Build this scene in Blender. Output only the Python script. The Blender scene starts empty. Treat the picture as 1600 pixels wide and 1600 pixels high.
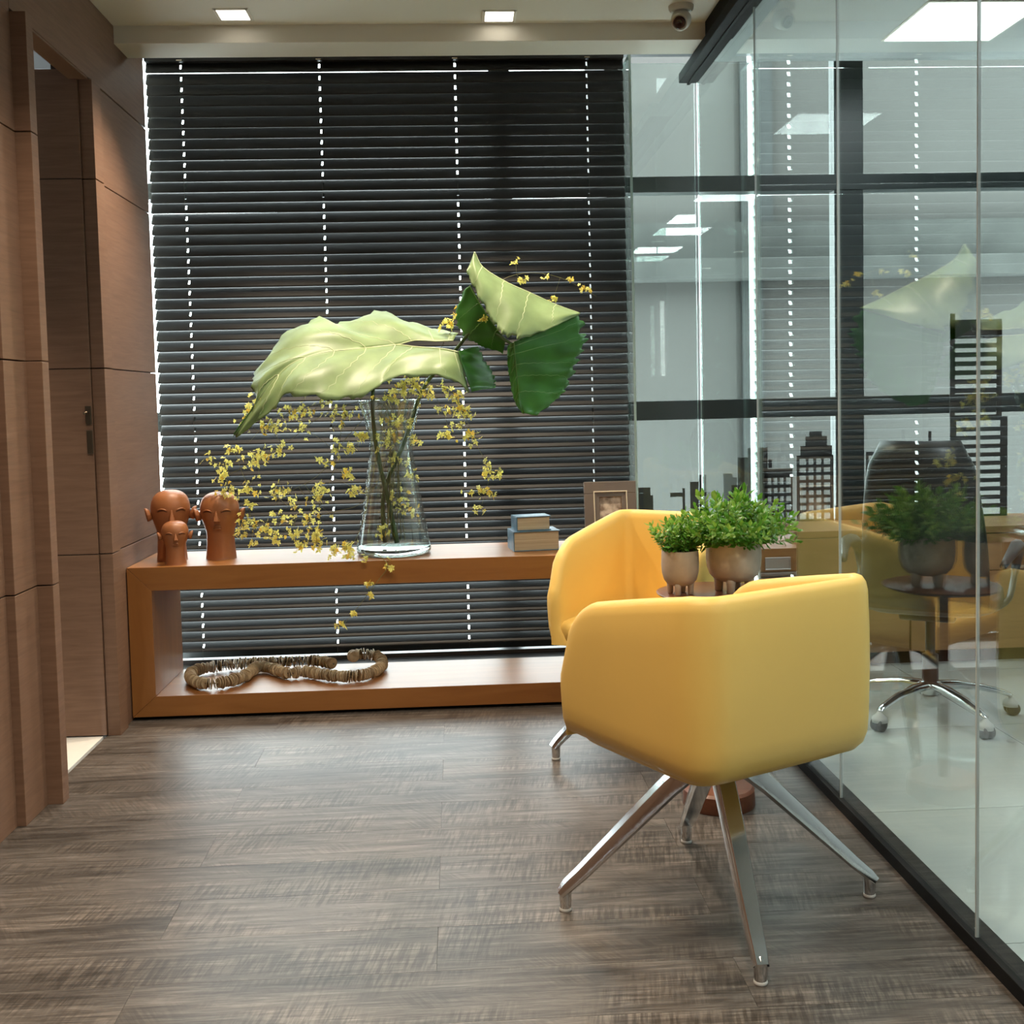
import bpy, bmesh, math, random
from mathutils import Vector, Matrix
random.seed(7)
PI = math.pi
scene = bpy.context.scene
COL = scene.collection

# ------------------------------------------------------------------ camera
RIGHT = Vector((0.99841910, -0.05131650, -0.02293292))
DOWN = Vector((-0.02596937, -0.05930868, -0.99790183))
FWD = Vector((0.04984871, 0.99691980, -0.06054758))
FOC, PCX, PCY = 1740.0, 800.0, 728.87           # pixels of the 1600 x 1600 frame
EYE = Vector((0, 0, 1.25))
cam_data = bpy.data.cameras.new('camera')
cam_data.sensor_width = 36.0
cam_data.lens = FOC / 1600 * 36.0
cam_data.shift_y = (PCY - 800) / 1600
cam_data.clip_start = 0.02
cam = bpy.data.objects.new('camera', cam_data)
COL.objects.link(cam)
mw = Matrix.Identity(4)
for i in range(3):
    mw[i][0] = RIGHT[i]; mw[i][1] = -DOWN[i]; mw[i][2] = -FWD[i]; mw[i][3] = EYE[i]
cam.matrix_world = mw
scene.camera = cam

# ------------------------------------------------------------------ sky and exposure
SKY_STRENGTH = 11.0
world = bpy.data.worlds.new('overcast_sky'); scene.world = world
world.use_nodes = True
bgn = world.node_tree.nodes['Background']
bgn.inputs[0].default_value = (0.88, 0.96, 1.0, 1)
bgn.inputs[1].default_value = SKY_STRENGTH
vs = scene.view_settings
vs.view_transform = 'Standard'; vs.look = 'None'; vs.gamma = 1.0; vs.use_curve_mapping = False
vs.exposure = 0.28
cy = scene.cycles                      # light-path limits that keep the many glass layers affordable
cy.use_adaptive_sampling = True; cy.adaptive_threshold = 0.055
cy.max_bounces = 8; cy.diffuse_bounces = 3; cy.glossy_bounces = 4; cy.transmission_bounces = 6; cy.transparent_max_bounces = 12
cy.caustics_reflective = False; cy.caustics_refractive = False
WARM = (1.0, 0.84, 0.64)
COOL = (0.90, 0.97, 1.0)
DOWNLIGHT_W = 92.0
PANEL_W = 9.0

# ------------------------------------------------------------------ helpers
def ray(x, y):
    return RIGHT * ((x - PCX) / FOC) + DOWN * ((y - PCY) / FOC) + FWD
def at(x, y, Y):
    d = ray(x, y); return EYE + d * (Y / d.y)
def atz(x, y, Z):
    d = ray(x, y); return EYE + d * ((Z - EYE.z) / d.z)

class MB:
    def __init__(s): s.v = []; s.f = []; s.m = []
    def face(s, idx, mi=0): s.f.append(tuple(idx)); s.m.append(mi)
    def box(s, x0, x1, y0, y1, z0, z1, mi=0):
        b = len(s.v)
        s.v += [(x, y, z) for z in (z0, z1) for y in (y0, y1) for x in (x0, x1)]
        for q in ((0, 2, 3, 1), (4, 5, 7, 6), (0, 1, 5, 4), (2, 6, 7, 3), (0, 4, 6, 2), (1, 3, 7, 5)):
            s.face([b + k for k in q], mi)
        return s
    def bar(s, p, q, w0, h0, w1=None, h1=None, up=(0, 0, 1), mi=0):
        w1 = w0 if w1 is None else w1; h1 = h0 if h1 is None else h1
        p, q = Vector(p), Vector(q); d = (q - p).normalized()
        sx = d.cross(Vector(up)); sx = sx.normalized() if sx.length > 1e-6 else Vector((1, 0, 0))
        sz = sx.cross(d)
        b = len(s.v)
        for c, w, h in ((p, w0, h0), (q, w1, h1)):
            for a, e in ((-1, -1), (1, -1), (1, 1), (-1, 1)):
                s.v.append(tuple(c + sx * (a * w / 2) + sz * (e * h / 2)))
        for k in range(4):
            s.face((b + k, b + (k + 1) % 4, b + 4 + (k + 1) % 4, b + 4 + k), mi)
        s.face((b + 3, b + 2, b + 1, b), mi); s.face((b + 4, b + 5, b + 6, b + 7), mi)
        return s
    def tube(s, pts, r, n=8, mi=0, cap=True):
        pts = [Vector(p) for p in pts]
        rs = r if isinstance(r, (list, tuple)) else [r] * len(pts)
        b = len(s.v); up = Vector((0.13, 0.21, 0.97)); prev = None
        for i, p in enumerate(pts):
            d = (pts[min(i + 1, len(pts) - 1)] - pts[max(i - 1, 0)]).normalized()
            if prev is None:
                a = d.cross(up)
                if a.length < 1e-4: a = d.cross(Vector((1, 0, 0)))
            else:
                a = prev - d * prev.dot(d)
            a.normalize(); prev = a; c = d.cross(a)
            for k in range(n):
                t = 2 * PI * k / n
                s.v.append(tuple(p + (a * math.cos(t) + c * math.sin(t)) * rs[i]))
        for i in range(len(pts) - 1):
            for k in range(n):
                s.face((b + i * n + k, b + i * n + (k + 1) % n, b + (i + 1) * n + (k + 1) % n, b + (i + 1) * n + k), mi)
        if cap:
            s.face([b + k for k in reversed(range(n))], mi)
            s.face([b + (len(pts) - 1) * n + k for k in range(n)], mi)
        return s
    def lathe(s, prof, c=(0, 0, 0), n=32, mi=0, sx=1.0, sy=1.0):
        b = len(s.v); c = Vector(c)
        for r, z in prof:
            for k in range(n):
                t = 2 * PI * k / n
                s.v.append((c.x + r * sx * math.cos(t), c.y + r * sy * math.sin(t), c.z + z))
        for i in range(len(prof) - 1):
            for k in range(n):
                s.face((b + i * n + k, b + i * n + (k + 1) % n, b + (i + 1) * n + (k + 1) % n, b + (i + 1) * n + k), mi)
        if prof[0][0] > 1e-6: s.face([b + k for k in reversed(range(n))], mi)
        if prof[-1][0] > 1e-6: s.face([b + (len(prof) - 1) * n + k for k in range(n)], mi)
        return s
    def grid(s, rows, mi=0):
        b = len(s.v); n = len(rows[0])
        for r in rows: s.v += [tuple(p) for p in r]
        for i in range(len(rows) - 1):
            for k in range(n - 1):
                s.face((b + i * n + k, b + i * n + k + 1, b + (i + 1) * n + k + 1, b + (i + 1) * n + k), mi)
        return s
    def mesh(s, name, mats, off=None, smooth=False, weld=0.0):
        me = bpy.data.meshes.new(name)
        v = s.v if off is None else [(p[0] - off[0], p[1] - off[1], p[2] - off[2]) for p in s.v]
        me.from_pydata(v, [], s.f)
        if not isinstance(mats, (list, tuple)): mats = [mats]
        for m in mats: me.materials.append(m)
        if len(mats) > 1:
            me.polygons.foreach_set('material_index', s.m)
        bm = bmesh.new(); bm.from_mesh(me)
        if weld: bmesh.ops.remove_doubles(bm, verts=bm.verts, dist=weld)
        bmesh.ops.recalc_face_normals(bm, faces=bm.faces)
        bm.to_mesh(me); bm.free()
        if smooth: me.polygons.foreach_set('use_smooth', [True] * len(me.polygons))
        me.update()
        return me
    def build(s, name, mats, parent=None, smooth=False, bevel=0.0, world=True, sub=0, weld=0.0, sharp=None):
        off = None
        if parent is not None and world:
            off = parent.matrix_world.translation if parent.parent is None else (parent.parent.location + parent.location)
        me = s.mesh(name, mats, off, smooth, weld)
        o = bpy.data.objects.new(name, me); COL.objects.link(o)
        if parent is not None: o.parent = parent
        if bevel:
            m = o.modifiers.new('bevel', 'BEVEL'); m.width = bevel; m.segments = 2; m.limit_method = 'ANGLE'
        if sub:
            m = o.modifiers.new('sub', 'SUBSURF'); m.levels = sub; m.render_levels = sub
        if sharp and smooth:
            try: me.set_sharp_from_angle(angle=math.radians(sharp))
            except Exception: pass
        return o

def tag(o, label=None, cat=None, group=None, kind=None):
    if label: o['label'] = label
    if cat: o['category'] = cat
    if group: o['group'] = group
    if kind: o['kind'] = kind
    return o
def empty(name, loc, label, cat, group=None, rz=0.0):
    o = bpy.data.objects.new(name, None); COL.objects.link(o)
    o.empty_display_size = 0.05
    o.location = loc; o.rotation_euler = (0, 0, rz)
    o.matrix_world = Matrix.Translation(Vector(loc)) @ Matrix.Rotation(rz, 4, 'Z')
    return tag(o, label, cat, group)
def struct(name, mb, mats, **k):
    o = mb.build(name, mats, **k); o['kind'] = 'structure'; return o
def link_copy(src, parent=None):
    c = src.copy(); COL.objects.link(c); c.parent = parent
    return c
def copy_tree(src, parent=None):
    c = link_copy(src, parent)
    for ch in [x for x in bpy.data.objects if x.parent == src]:
        copy_tree(ch, c)
    return c
def piece(name, me, parent, loc, rot=(0, 0, 0), scale=(1, 1, 1)):
    o = bpy.data.objects.new(name, me); COL.objects.link(o); o.parent = parent
    o.location = loc; o.rotation_euler = rot; o.scale = scale
    return o

# ------------------------------------------------------------------ materials
def newmat(name):
    m = bpy.data.materials.new(name); m.use_nodes = True
    return m, m.node_tree.nodes, m.node_tree.links, m.node_tree.nodes['Principled BSDF']
def plain(name, col, rough=0.5, metal=0.0, spec=0.5, bump=0.0, bscale=200.0, coat=0.0, var=0.0, vscale=6.0):
    m, N, L, P = newmat(name)
    P.inputs['Base Color'].default_value = (*col, 1)
    P.inputs['Roughness'].default_value = rough
    P.inputs['Metallic'].default_value = metal
    P.inputs['Specular IOR Level'].default_value = spec
    P.inputs['Coat Weight'].default_value = coat
    tc = N.new('ShaderNodeTexCoord')
    if var:
        n = N.new('ShaderNodeTexNoise'); n.inputs['Scale'].default_value = vscale; n.inputs['Detail'].default_value = 4
        L.new(tc.outputs['Object'], n.inputs['Vector'])
        r = N.new('ShaderNodeValToRGB')
        r.color_ramp.elements[0].position = 0.3; r.color_ramp.elements[1].position = 0.7
        r.color_ramp.elements[0].color = (*[c * (1 - var) for c in col], 1)
        r.color_ramp.elements[1].color = (*[min(1, c * (1 + var)) for c in col], 1)
        L.new(n.outputs['Fac'], r.inputs['Fac']); L.new(r.outputs['Color'], P.inputs['Base Color'])
    if bump:
        n2 = N.new('ShaderNodeTexNoise'); n2.inputs['Scale'].default_value = bscale; n2.inputs['Detail'].default_value = 3
        L.new(tc.outputs['Object'], n2.inputs['Vector'])
        b = N.new('ShaderNodeBump'); b.inputs['Strength'].default_value = bump; b.inputs['Distance'].default_value = 0.002
        L.new(n2.outputs['Fac'], b.inputs['Height']); L.new(b.outputs['Normal'], P.inputs['Normal'])
    return m
def grain(name, dark, light, scale, rough=0.45, coat=0.0, detail=6.0, bump=0.08, lo=0.3, hi=0.7, spec=0.5, rnd=True):
    """streaky wood: noise in world position squeezed along the grain by scale=(sx,sy,sz)"""
    m, N, L, P = newmat(name)
    g = N.new('ShaderNodeNewGeometry'); oi = N.new('ShaderNodeObjectInfo')
    add = N.new('ShaderNodeVectorMath'); add.operation = 'MULTIPLY_ADD'
    comb = N.new('ShaderNodeCombineXYZ')
    for k in range(3): L.new(oi.outputs['Random'], comb.inputs[k])
    mul = N.new('ShaderNodeVectorMath'); mul.operation = 'MULTIPLY'
    mul.inputs[1].default_value = (17.3, 9.1, 23.7) if rnd else (0, 0, 0)
    L.new(comb.outputs[0], mul.inputs[0])
    add.inputs[1].default_value = scale
    L.new(g.outputs['Position'], add.inputs[0]); L.new(mul.outputs[0], add.inputs[2])
    n = N.new('ShaderNodeTexNoise'); n.inputs['Scale'].default_value = 1.0
    n.inputs['Detail'].default_value = detail; n.inputs['Roughness'].default_value = 0.62; n.inputs['Distortion'].default_value = 0.6
    L.new(add.outputs[0], n.inputs['Vector'])
    r = N.new('ShaderNodeValToRGB')
    r.color_ramp.elements[0].position = lo; r.color_ramp.elements[1].position = hi
    r.color_ramp.elements[0].color = (*dark, 1); r.color_ramp.elements[1].color = (*light, 1)
    L.new(n.outputs['Fac'], r.inputs['Fac']); L.new(r.outputs['Color'], P.inputs['Base Color'])
    P.inputs['Roughness'].default_value = rough; P.inputs['Coat Weight'].default_value = coat
    P.inputs['Specular IOR Level'].default_value = spec
    P.inputs['Coat Roughness'].default_value = 0.2
    b = N.new('ShaderNodeBump'); b.inputs['Strength'].default_value = bump; b.inputs['Distance'].default_value = 0.002
    L.new(n.outputs['Fac'], b.inputs['Height']); L.new(b.outputs['Normal'], P.inputs['Normal'])
    return m
def emit(name, col, s):
    m, N, L, P = newmat(name)
    P.inputs['Base Color'].default_value = (0.8, 0.8, 0.8, 1)
    P.inputs['Emission Color'].default_value = (*col, 1); P.inputs['Emission Strength'].default_value = s
    return m
def clear_glass(name, tint=(0.93, 0.975, 0.955), f0=0.042, grime=0.0):
    """pane: straight transmission plus mirror reflection by Schlick's law (same from both sides)"""
    m, N, L, P = newmat(name); N.remove(P)
    out = N['Material Output']
    lw = N.new('ShaderNodeLayerWeight'); lw.inputs['Blend'].default_value = 0.5
    pw = N.new('ShaderNodeMath'); pw.operation = 'POWER'; pw.inputs[1].default_value = 5.0
    L.new(lw.outputs['Facing'], pw.inputs[0])
    ma = N.new('ShaderNodeMath'); ma.operation = 'MULTIPLY_ADD'; ma.inputs[1].default_value = 1 - f0; ma.inputs[2].default_value = f0
    L.new(pw.outputs[0], ma.inputs[0])
    t = N.new('ShaderNodeBsdfTransparent'); t.inputs[0].default_value = (*tint, 1)
    g = N.new('ShaderNodeBsdfGlossy'); g.inputs['Roughness'].default_value = 0.0; g.inputs[0].default_value = (0.97, 1, 0.985, 1)
    mx = N.new('ShaderNodeMixShader')
    L.new(ma.outputs[0], mx.inputs[0]); L.new(t.outputs[0], mx.inputs[1]); L.new(g.outputs[0], mx.inputs[2])
    L.new(mx.outputs[0], out.inputs[0])
    return m
def solid_glass(name, col=(0.97, 1, 0.985), ior=1.45):
    m, N, L, P = newmat(name); N.remove(P)
    g = N.new('ShaderNodeBsdfGlass'); g.inputs[0].default_value = (*col, 1); g.inputs['IOR'].default_value = ior; g.inputs['Roughness'].default_value = 0
    L.new(g.outputs[0], N['Material Output'].inputs[0])
    return m
def leafmat(name, col, trans, rough=0.4, tfac=0.4, var=0.25):
    m, N, L, P = newmat(name)
    tc = N.new('ShaderNodeTexCoord')
    n = N.new('ShaderNodeTexNoise'); n.inputs['Scale'].default_value = 9; n.inputs['Detail'].default_value = 5
    L.new(tc.outputs['Object'], n.inputs['Vector'])
    r = N.new('ShaderNodeValToRGB')
    r.color_ramp.elements[0].position = 0.3; r.color_ramp.elements[1].position = 0.72
    r.color_ramp.elements[0].color = (*[c * (1 - var) for c in col], 1)
    r.color_ramp.elements[1].color = (*[min(1, c * (1 + var)) for c in col], 1)
    L.new(n.outputs['Fac'], r.inputs['Fac']); L.new(r.outputs['Color'], P.inputs['Base Color'])
    P.inputs['Roughness'].default_value = rough
    t = N.new('ShaderNodeBsdfTranslucent'); t.inputs[0].default_value = (*trans, 1)
    mx = N.new('ShaderNodeMixShader'); mx.inputs[0].default_value = tfac
    L.new(P.outputs[0], mx.inputs[1]); L.new(t.outputs[0], mx.inputs[2]); L.new(mx.outputs[0], N['Material Output'].inputs[0])
    return m
def plank_material():
    m, N, L, P = newmat('weathered_vinyl_plank')
    g = N.new('ShaderNodeNewGeometry'); oi = N.new('ShaderNodeObjectInfo')
    def coords(sx, sy, seed, shear=0.0):
        c = N.new('ShaderNodeCombineXYZ')
        for k in range(3): L.new(oi.outputs['Random'], c.inputs[k])
        mu = N.new('ShaderNodeVectorMath'); mu.operation = 'MULTIPLY'; mu.inputs[1].default_value = (seed, seed * 1.7, seed * 0.6)
        L.new(c.outputs[0], mu.inputs[0])
        a = N.new('ShaderNodeVectorMath'); a.operation = 'MULTIPLY_ADD'; a.inputs[1].default_value = (sx, sy, 1)
        src = g.outputs['Position']
        if shear:
            mp = N.new('ShaderNodeVectorRotate'); mp.rotation_type = 'Z_AXIS'; mp.inputs['Angle'].default_value = shear
            L.new(src, mp.inputs['Vector']); src = mp.outputs[0]
        L.new(src, a.inputs[0]); L.new(mu.outputs[0], a.inputs[2])
        return a.outputs[0]
    def noise(vec, detail, rough=0.6, dist=0.0):
        n = N.new('ShaderNodeTexNoise'); n.inputs['Scale'].default_value = 1; n.inputs['Detail'].default_value = detail
        n.inputs['Roughness'].default_value = rough; n.inputs['Distortion'].default_value = dist
        L.new(vec, n.inputs['Vector']); return n.outputs['Fac']
    def ramp(fac, stops):
        r = N.new('ShaderNodeValToRGB'); e = r.color_ramp.elements
        while len(e) < len(stops): e.new(0.5)
        for el, (p, c) in zip(e, stops): el.position = p; el.color = (*c, 1)
        L.new(fac, r.inputs[0]); return r.outputs[0]
    def mix(kind, fac, a, b):
        x = N.new('ShaderNodeMix'); x.data_type = 'RGBA'; x.blend_type = kind
        if isinstance(fac, float): x.inputs['Factor'].default_value = fac
        else: L.new(fac, x.inputs['Factor'])
        L.new(a, x.inputs[6]); L.new(b, x.inputs[7]); return x.outputs[2]
    streak = noise(coords(3.2, 52, 31.0), 10, 0.78, 0.35)
    base = ramp(streak, [(0.30, (0.026, 0.022, 0.0195)), (0.45, (0.078, 0.066, 0.057)), (0.57, (0.128, 0.111, 0.098)), (0.70, (0.215, 0.192, 0.172))])
    hatch = noise(coords(120, 9, 47.0, 0.16), 3, 0.6)
    hatch2 = noise(coords(110, 8, 13.0, -0.55), 3, 0.6)
    region = noise(coords(2.4, 5.5, 71.0), 3, 0.6)
    hm = ramp(hatch, [(0.40, (0.5, 0.48, 0.46)), (0.62, (1.35, 1.33, 1.3))])
    hm2 = ramp(hatch2, [(0.40, (0.66, 0.64, 0.62)), (0.62, (1.22, 1.2, 1.18))])
    reg = ramp(region, [(0.46, (0, 0, 0)), (0.58, (0.85, 0.85, 0.85))])
    reg2 = ramp(region, [(0.36, (0.75, 0.75, 0.75)), (0.45, (0, 0, 0))])
    c1 = mix('MULTIPLY', reg, base, hm); c2 = mix('MULTIPLY', reg2, c1, hm2)
    patch = noise(coords(1.1, 4.5, 5.0), 4, 0.65, 0.8)
    fine = noise(coords(9.0, 260, 3.0), 4, 0.7)
    c2 = mix('MULTIPLY', 0.8, c2, ramp(fine, [(0.36, (0.55, 0.54, 0.53)), (0.52, (1.0, 1.0, 1.0)), (0.66, (1.35, 1.34, 1.33))]))
    c3 = mix('MULTIPLY', 0.9, c2, ramp(patch, [(0.33, (0.45, 0.44, 0.43)), (0.5, (0.95, 0.95, 0.95)), (0.7, (1.25, 1.22, 1.2))]))
    L.new(c3, P.inputs['Base Color'])
    P.inputs['Roughness'].default_value = 0.34
    P.inputs['Specular IOR Level'].default_value = 0.34
    b = N.new('ShaderNodeBump'); b.inputs['Strength'].default_value = 0.10; b.inputs['Distance'].default_value = 0.002
    L.new(streak, b.inputs['Height']); L.new(b.outputs[0], P.inputs['Normal'])
    return m

M_WALLWOOD = grain('brown_oak_veneer', (0.150, 0.080, 0.049), (0.225, 0.128, 0.082), (5.0, 5.0, 70.0), rough=0.5, bump=0.15, lo=0.25, hi=0.75)
M_WALLCORE = plain('dark_wall_core', (0.045, 0.026, 0.018), 0.7)
M_SHELF = grain('honey_wood', (0.255, 0.098, 0.024), (0.36, 0.150, 0.042), (2.5, 22.0, 22.0), rough=0.36, bump=0.03, lo=0.2, hi=0.8)
M_SHELFV = grain('honey_wood_upright', (0.255, 0.098, 0.024), (0.36, 0.150, 0.042), (22.0, 22.0, 2.5), rough=0.36, bump=0.03, lo=0.2, hi=0.8)
M_CREDENZA = grain('credenza_wood', (0.20, 0.095, 0.035), (0.31, 0.155, 0.06), (2.5, 25.0, 25.0), rough=0.4, bump=0.03)
M_TABLE = grain('red_brown_wood', (0.115, 0.036, 0.017), (0.18, 0.064, 0.03), (9.0, 40.0, 40.0), rough=0.3, bump=0.02)
M_PLANK = plank_material()
M_SUBFLOOR = plain('dark_floor_joint', (0.03, 0.024, 0.02), 0.7)
M_CEIL = plain('warm_ceiling_paint', (0.70, 0.665, 0.58), 0.75, bump=0.03, bscale=90)
M_CEILO = plain('grey_ceiling_paint', (0.37, 0.39, 0.39), 0.7)
M_WHITEWALL = plain('office_white_paint', (0.70, 0.72, 0.72), 0.7, var=0.04, vscale=2)
M_TILE = plain('polished_pale_tile', (0.42, 0.44, 0.43), 0.08, var=0.08, vscale=1.3)
M_WHITETILE = plain('white_tile', (0.8, 0.78, 0.74), 0.25, var=0.05)
M_GROUT = plain('tile_grout', (0.35, 0.35, 0.34), 0.8)
M_BLACK = plain('black_anodised_metal', (0.008, 0.008, 0.008), 0.7, spec=0.15)
M_MULLION = plain('dark_green_black_frame', (0.012, 0.02, 0.021), 0.4)
M_SLAT = plain('espresso_lacquer_slat', (0.013, 0.012, 0.0115), 0.5, spec=0.38, var=0.1, vscale=20)
M_CORD = plain('grey_ladder_cord', (0.10, 0.09, 0.085), 0.8)
M_GLASS = clear_glass('clear_partition_glass')
M_WINGLASS = clear_glass('window_glass', (0.95, 0.98, 0.97), 0.018)
M_GLASSEDGE = plain('green_glass_edge', (0.36, 0.46, 0.44), 0.15, var=0.1)
M_JOINT = plain('clear_joint_strip', (0.42, 0.45, 0.44), 0.3)
M_VASEBASE = solid_glass('vase_base_glass')
M_VASE = clear_glass('vase_glass', (0.965, 0.985, 0.975), 0.055)
M_YELLOW = plain('yellow_leather', (0.77, 0.505, 0.13), 0.46, spec=0.4, bump=0.06, bscale=420, var=0.03, vscale=3)
M_CHROME = plain('polished_aluminium', (0.72, 0.72, 0.72), 0.13, metal=1.0)
M_STEEL = plain('brushed_steel', (0.55, 0.55, 0.54), 0.3, metal=1.0)
M_BRASS = plain('dark_bronze', (0.16, 0.12, 0.085), 0.35, metal=1.0)
M_GLIDE = plain('grey_plastic_glide', (0.45, 0.44, 0.42), 0.5)
M_CLAY = plain('terracotta_clay', (0.34, 0.125, 0.045), 0.42, bump=0.08, bscale=120, var=0.12, vscale=9)
M_CLAYDARK = plain('terracotta_slit_shade', (0.10, 0.032, 0.013), 0.6, var=0.1)  # darker copy of the clay, shade of the eye slits in its colour
M_DISC = grain('coconut_shell_disc', (0.26, 0.175, 0.09), (0.60, 0.46, 0.29), (30, 30, 30), 0.55, lo=0.3, hi=0.7)
M_THREAD = plain('thread', (0.2, 0.15, 0.1), 0.8)
M_NAVY = plain('slate_blue_cloth', (0.07, 0.15, 0.215), 0.35, var=0.3, vscale=25)
M_PAGES = grain('aged_page_edges', (0.34, 0.26, 0.17), (0.55, 0.45, 0.31), (2.0, 2.0, 420.0), rough=0.8, bump=0.15, lo=0.35, hi=0.65)
M_TAUPE = plain('taupe_lacquer', (0.165, 0.125, 0.10), 0.4, var=0.06)
M_CREAM = plain('cream_bead', (0.72, 0.62, 0.47), 0.45)
M_POT = plain('speckled_stoneware', (0.50, 0.405, 0.315), 0.5, var=0.2, vscale=14, bump=0.05, bscale=90)
M_SOIL = plain('dark_soil', (0.02, 0.016, 0.012), 0.9, bump=0.4, bscale=60)
M_BOXLEAF = leafmat('boxwood_leaf', (0.085, 0.26, 0.028), (0.16, 0.42, 0.03), 0.32, 0.3, 0.35)
M_BOXLEAF2 = leafmat('boxwood_tip', (0.24, 0.43, 0.08), (0.3, 0.5, 0.06), 0.35, 0.35, 0.3)
M_TWIG = plain('green_twig', (0.09, 0.12, 0.03), 0.6)
M_BIGTOP = leafmat('elephant_ear_top', (0.045, 0.17, 0.028), (0.12, 0.34, 0.04), 0.33, 0.22, 0.3)
M_BIGUNDER = leafmat('elephant_ear_underside', (0.27, 0.37, 0.165), (0.33, 0.46, 0.14), 0.42, 0.36, 0.28)
M_VEIN = plain('pale_leaf_vein', (0.52, 0.58, 0.33), 0.5, var=0.08)
M_VEINTOP = plain('green_leaf_vein', (0.16, 0.32, 0.09), 0.5, var=0.08)
M_PETIOLE = plain('dark_green_petiole', (0.045, 0.085, 0.022), 0.45, var=0.2, vscale=12)
M_STEM = plain('olive_flower_stem', (0.16, 0.15, 0.05), 0.6)
M_BLOOM = leafmat('yellow_blossom', (0.95, 0.83, 0.24), (0.97, 0.86, 0.24), 0.5, 0.45, 0.2)
M_BLOOM2 = leafmat('orange_blossom', (0.90, 0.60, 0.10), (0.95, 0.66, 0.1), 0.5, 0.4, 0.2)
M_SKYLINE = plain('matte_black_sheet', (0.014, 0.014, 0.014), 0.55)
M_LEATHER = plain('black_leather', (0.012, 0.011, 0.010), 0.38, bump=0.1, bscale=260)
M_BROWNLEATHER = plain('dark_brown_leather', (0.075, 0.048, 0.03), 0.4, bump=0.1, bscale=260)
M_PLASTIC = plain('charcoal_plastic', (0.03, 0.03, 0.03), 0.4)
M_CAMWHITE = plain('camera_housing', (0.55, 0.52, 0.46), 0.4)
M_LENS = plain('dark_red_lens', (0.03, 0.008, 0.006), 0.08)
M_LAMP = emit('warm_lamp_diffuser', (1.0, 0.93, 0.80), 4.0)
M_PANEL = emit('cool_panel_diffuser', (0.93, 0.98, 1.0), 3.0)
M_LED = emit('led_strip', (1, 1, 1), 7.0)
M_LAMPRIM = plain('lamp_reflector', (0.78, 0.75, 0.68), 0.3)
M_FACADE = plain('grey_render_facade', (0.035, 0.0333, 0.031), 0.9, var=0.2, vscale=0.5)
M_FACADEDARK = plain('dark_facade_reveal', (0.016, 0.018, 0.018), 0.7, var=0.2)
M_CONCRETE = plain('stained_ledge', (0.026, 0.027, 0.025), 0.9, var=0.4, vscale=2.5)

# ------------------------------------------------------------------ setting
WX, GX = -1.32, 1.125                 # left wall face, glass wall
CZ, SZ = 2.77, 2.70                  # ceiling, soffit
floor = struct('floor', MB().box(-1.36, 1.16, -4.0, 5.6, -0.10, -0.006), M_SUBFLOOR)
PW, PL, G = 0.206, 1.31, 0.0004
def plank_mesh(x0, x1, y0, y1):
    return MB().box(x0 + G, x1 - G, y0 + G, y1 - G, -0.006, 0.0)
full = plank_mesh(-PL / 2, PL / 2, -PW / 2, PW / 2).mesh('plank', M_PLANK)
row = 0; y = 2.380 - 18 * PW; cache = {}
for row in range(-18, 13):
    y0 = 2.380 + row * PW
    jx = -0.072 if row % 2 == 0 else 0.586
    x = jx - 3 * PL
    while x < 1.155:
        a, b = max(x, -1.36), min(x + PL, 1.155)
        if b - a > 0.02:
            if b - a > PL - 1e-4: me = full; cx = (a + b) / 2
            else:
                key = round(b - a, 3)
                if key not in cache: cache[key] = plank_mesh(-(b - a) / 2, (b - a) / 2, -PW / 2, PW / 2).mesh('plank', M_PLANK)
                me = cache[key]; cx = (a + b) / 2
            piece('plank', me, floor, (cx, y0 + PW / 2, 0))
        x += PL

# office beyond the glass: pale polished tiles
off_floor = struct('floor.001', MB().box(1.16, 4.7, -4.0, 5.6, -0.10, -0.006), M_GROUT)
tm = MB().box(-0.3985, 0.3985, -0.3985, 0.3985, -0.006, 0.0).mesh('floor_tile', M_TILE)
for i in range(5):
    for j in range(12):
        x, y = 1.56 + 0.8 * i, 5.18 - 0.8 * j
        piece('floor_tile', tm, off_floor, (x, y, 0), scale=(1, 1, 1))

ceiling = struct('ceiling', MB().box(-1.45, 1.14, -4.0, 4.61, CZ, CZ + 0.12), M_CEIL)
struct('trim_1', MB().box(-1.45, 1.14, 4.61, 4.80, SZ, CZ + 0.12), M_CEIL, bevel=0.002)          # soffit before the blind pocket
struct('ceiling.001', MB().box(1.14, 4.7, -4.0, 5.15, CZ, CZ + 0.12), M_CEILO)
struct('ceiling.002', MB().box(-2.0, 4.7, 4.80, 5.60, 2.97, 3.05).box(-2.0, 1.14, 4.76, 4.80, CZ + 0.12, 3.05).box(1.14, 4.7, 5.11, 5.15, CZ + 0.12, 3.05), M_CEIL)  # pocket above the blind

# left wall: veneer panels on a dark core, doorway, casings
wall_left = struct('wall_left', MB()
    .box(-1.46, -1.362, -4.0, 3.55, 0, CZ).box(-1.46, WX - 0.022, 4.285, 5.03, 0, 2.97)
    .box(-1.392, WX - 0.022, 3.53, 4.30, 2.475, CZ).box(-1.46, WX - 0.022, 4.28, 5.03, 2.4, 2.97), M_WALLCORE)
ZB = [0.0, 0.70, 1.40, 2.10, 2.466, CZ]
def panels(x0, x1, y0, y1, zs, parent=wall_left, name='veneer_panel', g=0.0022):
    for a, b in zip(zs[:-1], zs[1:]):
        MB().box(x0, x1, y0, y1, a + (g if a > 0 else 0), b - g).build(name, M_WALLWOOD, parent, bevel=0.0012)
for ya, yb in ((-4.0, -2.2), (-2.2, -0.4), (-0.4, 1.4), (1.4, 3.352)):
    panels(-1.364, -1.346, ya + 0.001, yb - 0.001, [0, 0.70, 1.40, 2.10, CZ])
panels(-1.364, WX, 3.352, 3.5295, [0, 0.70, 1.40, 2.10, CZ])                   # slightly proud strip
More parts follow.
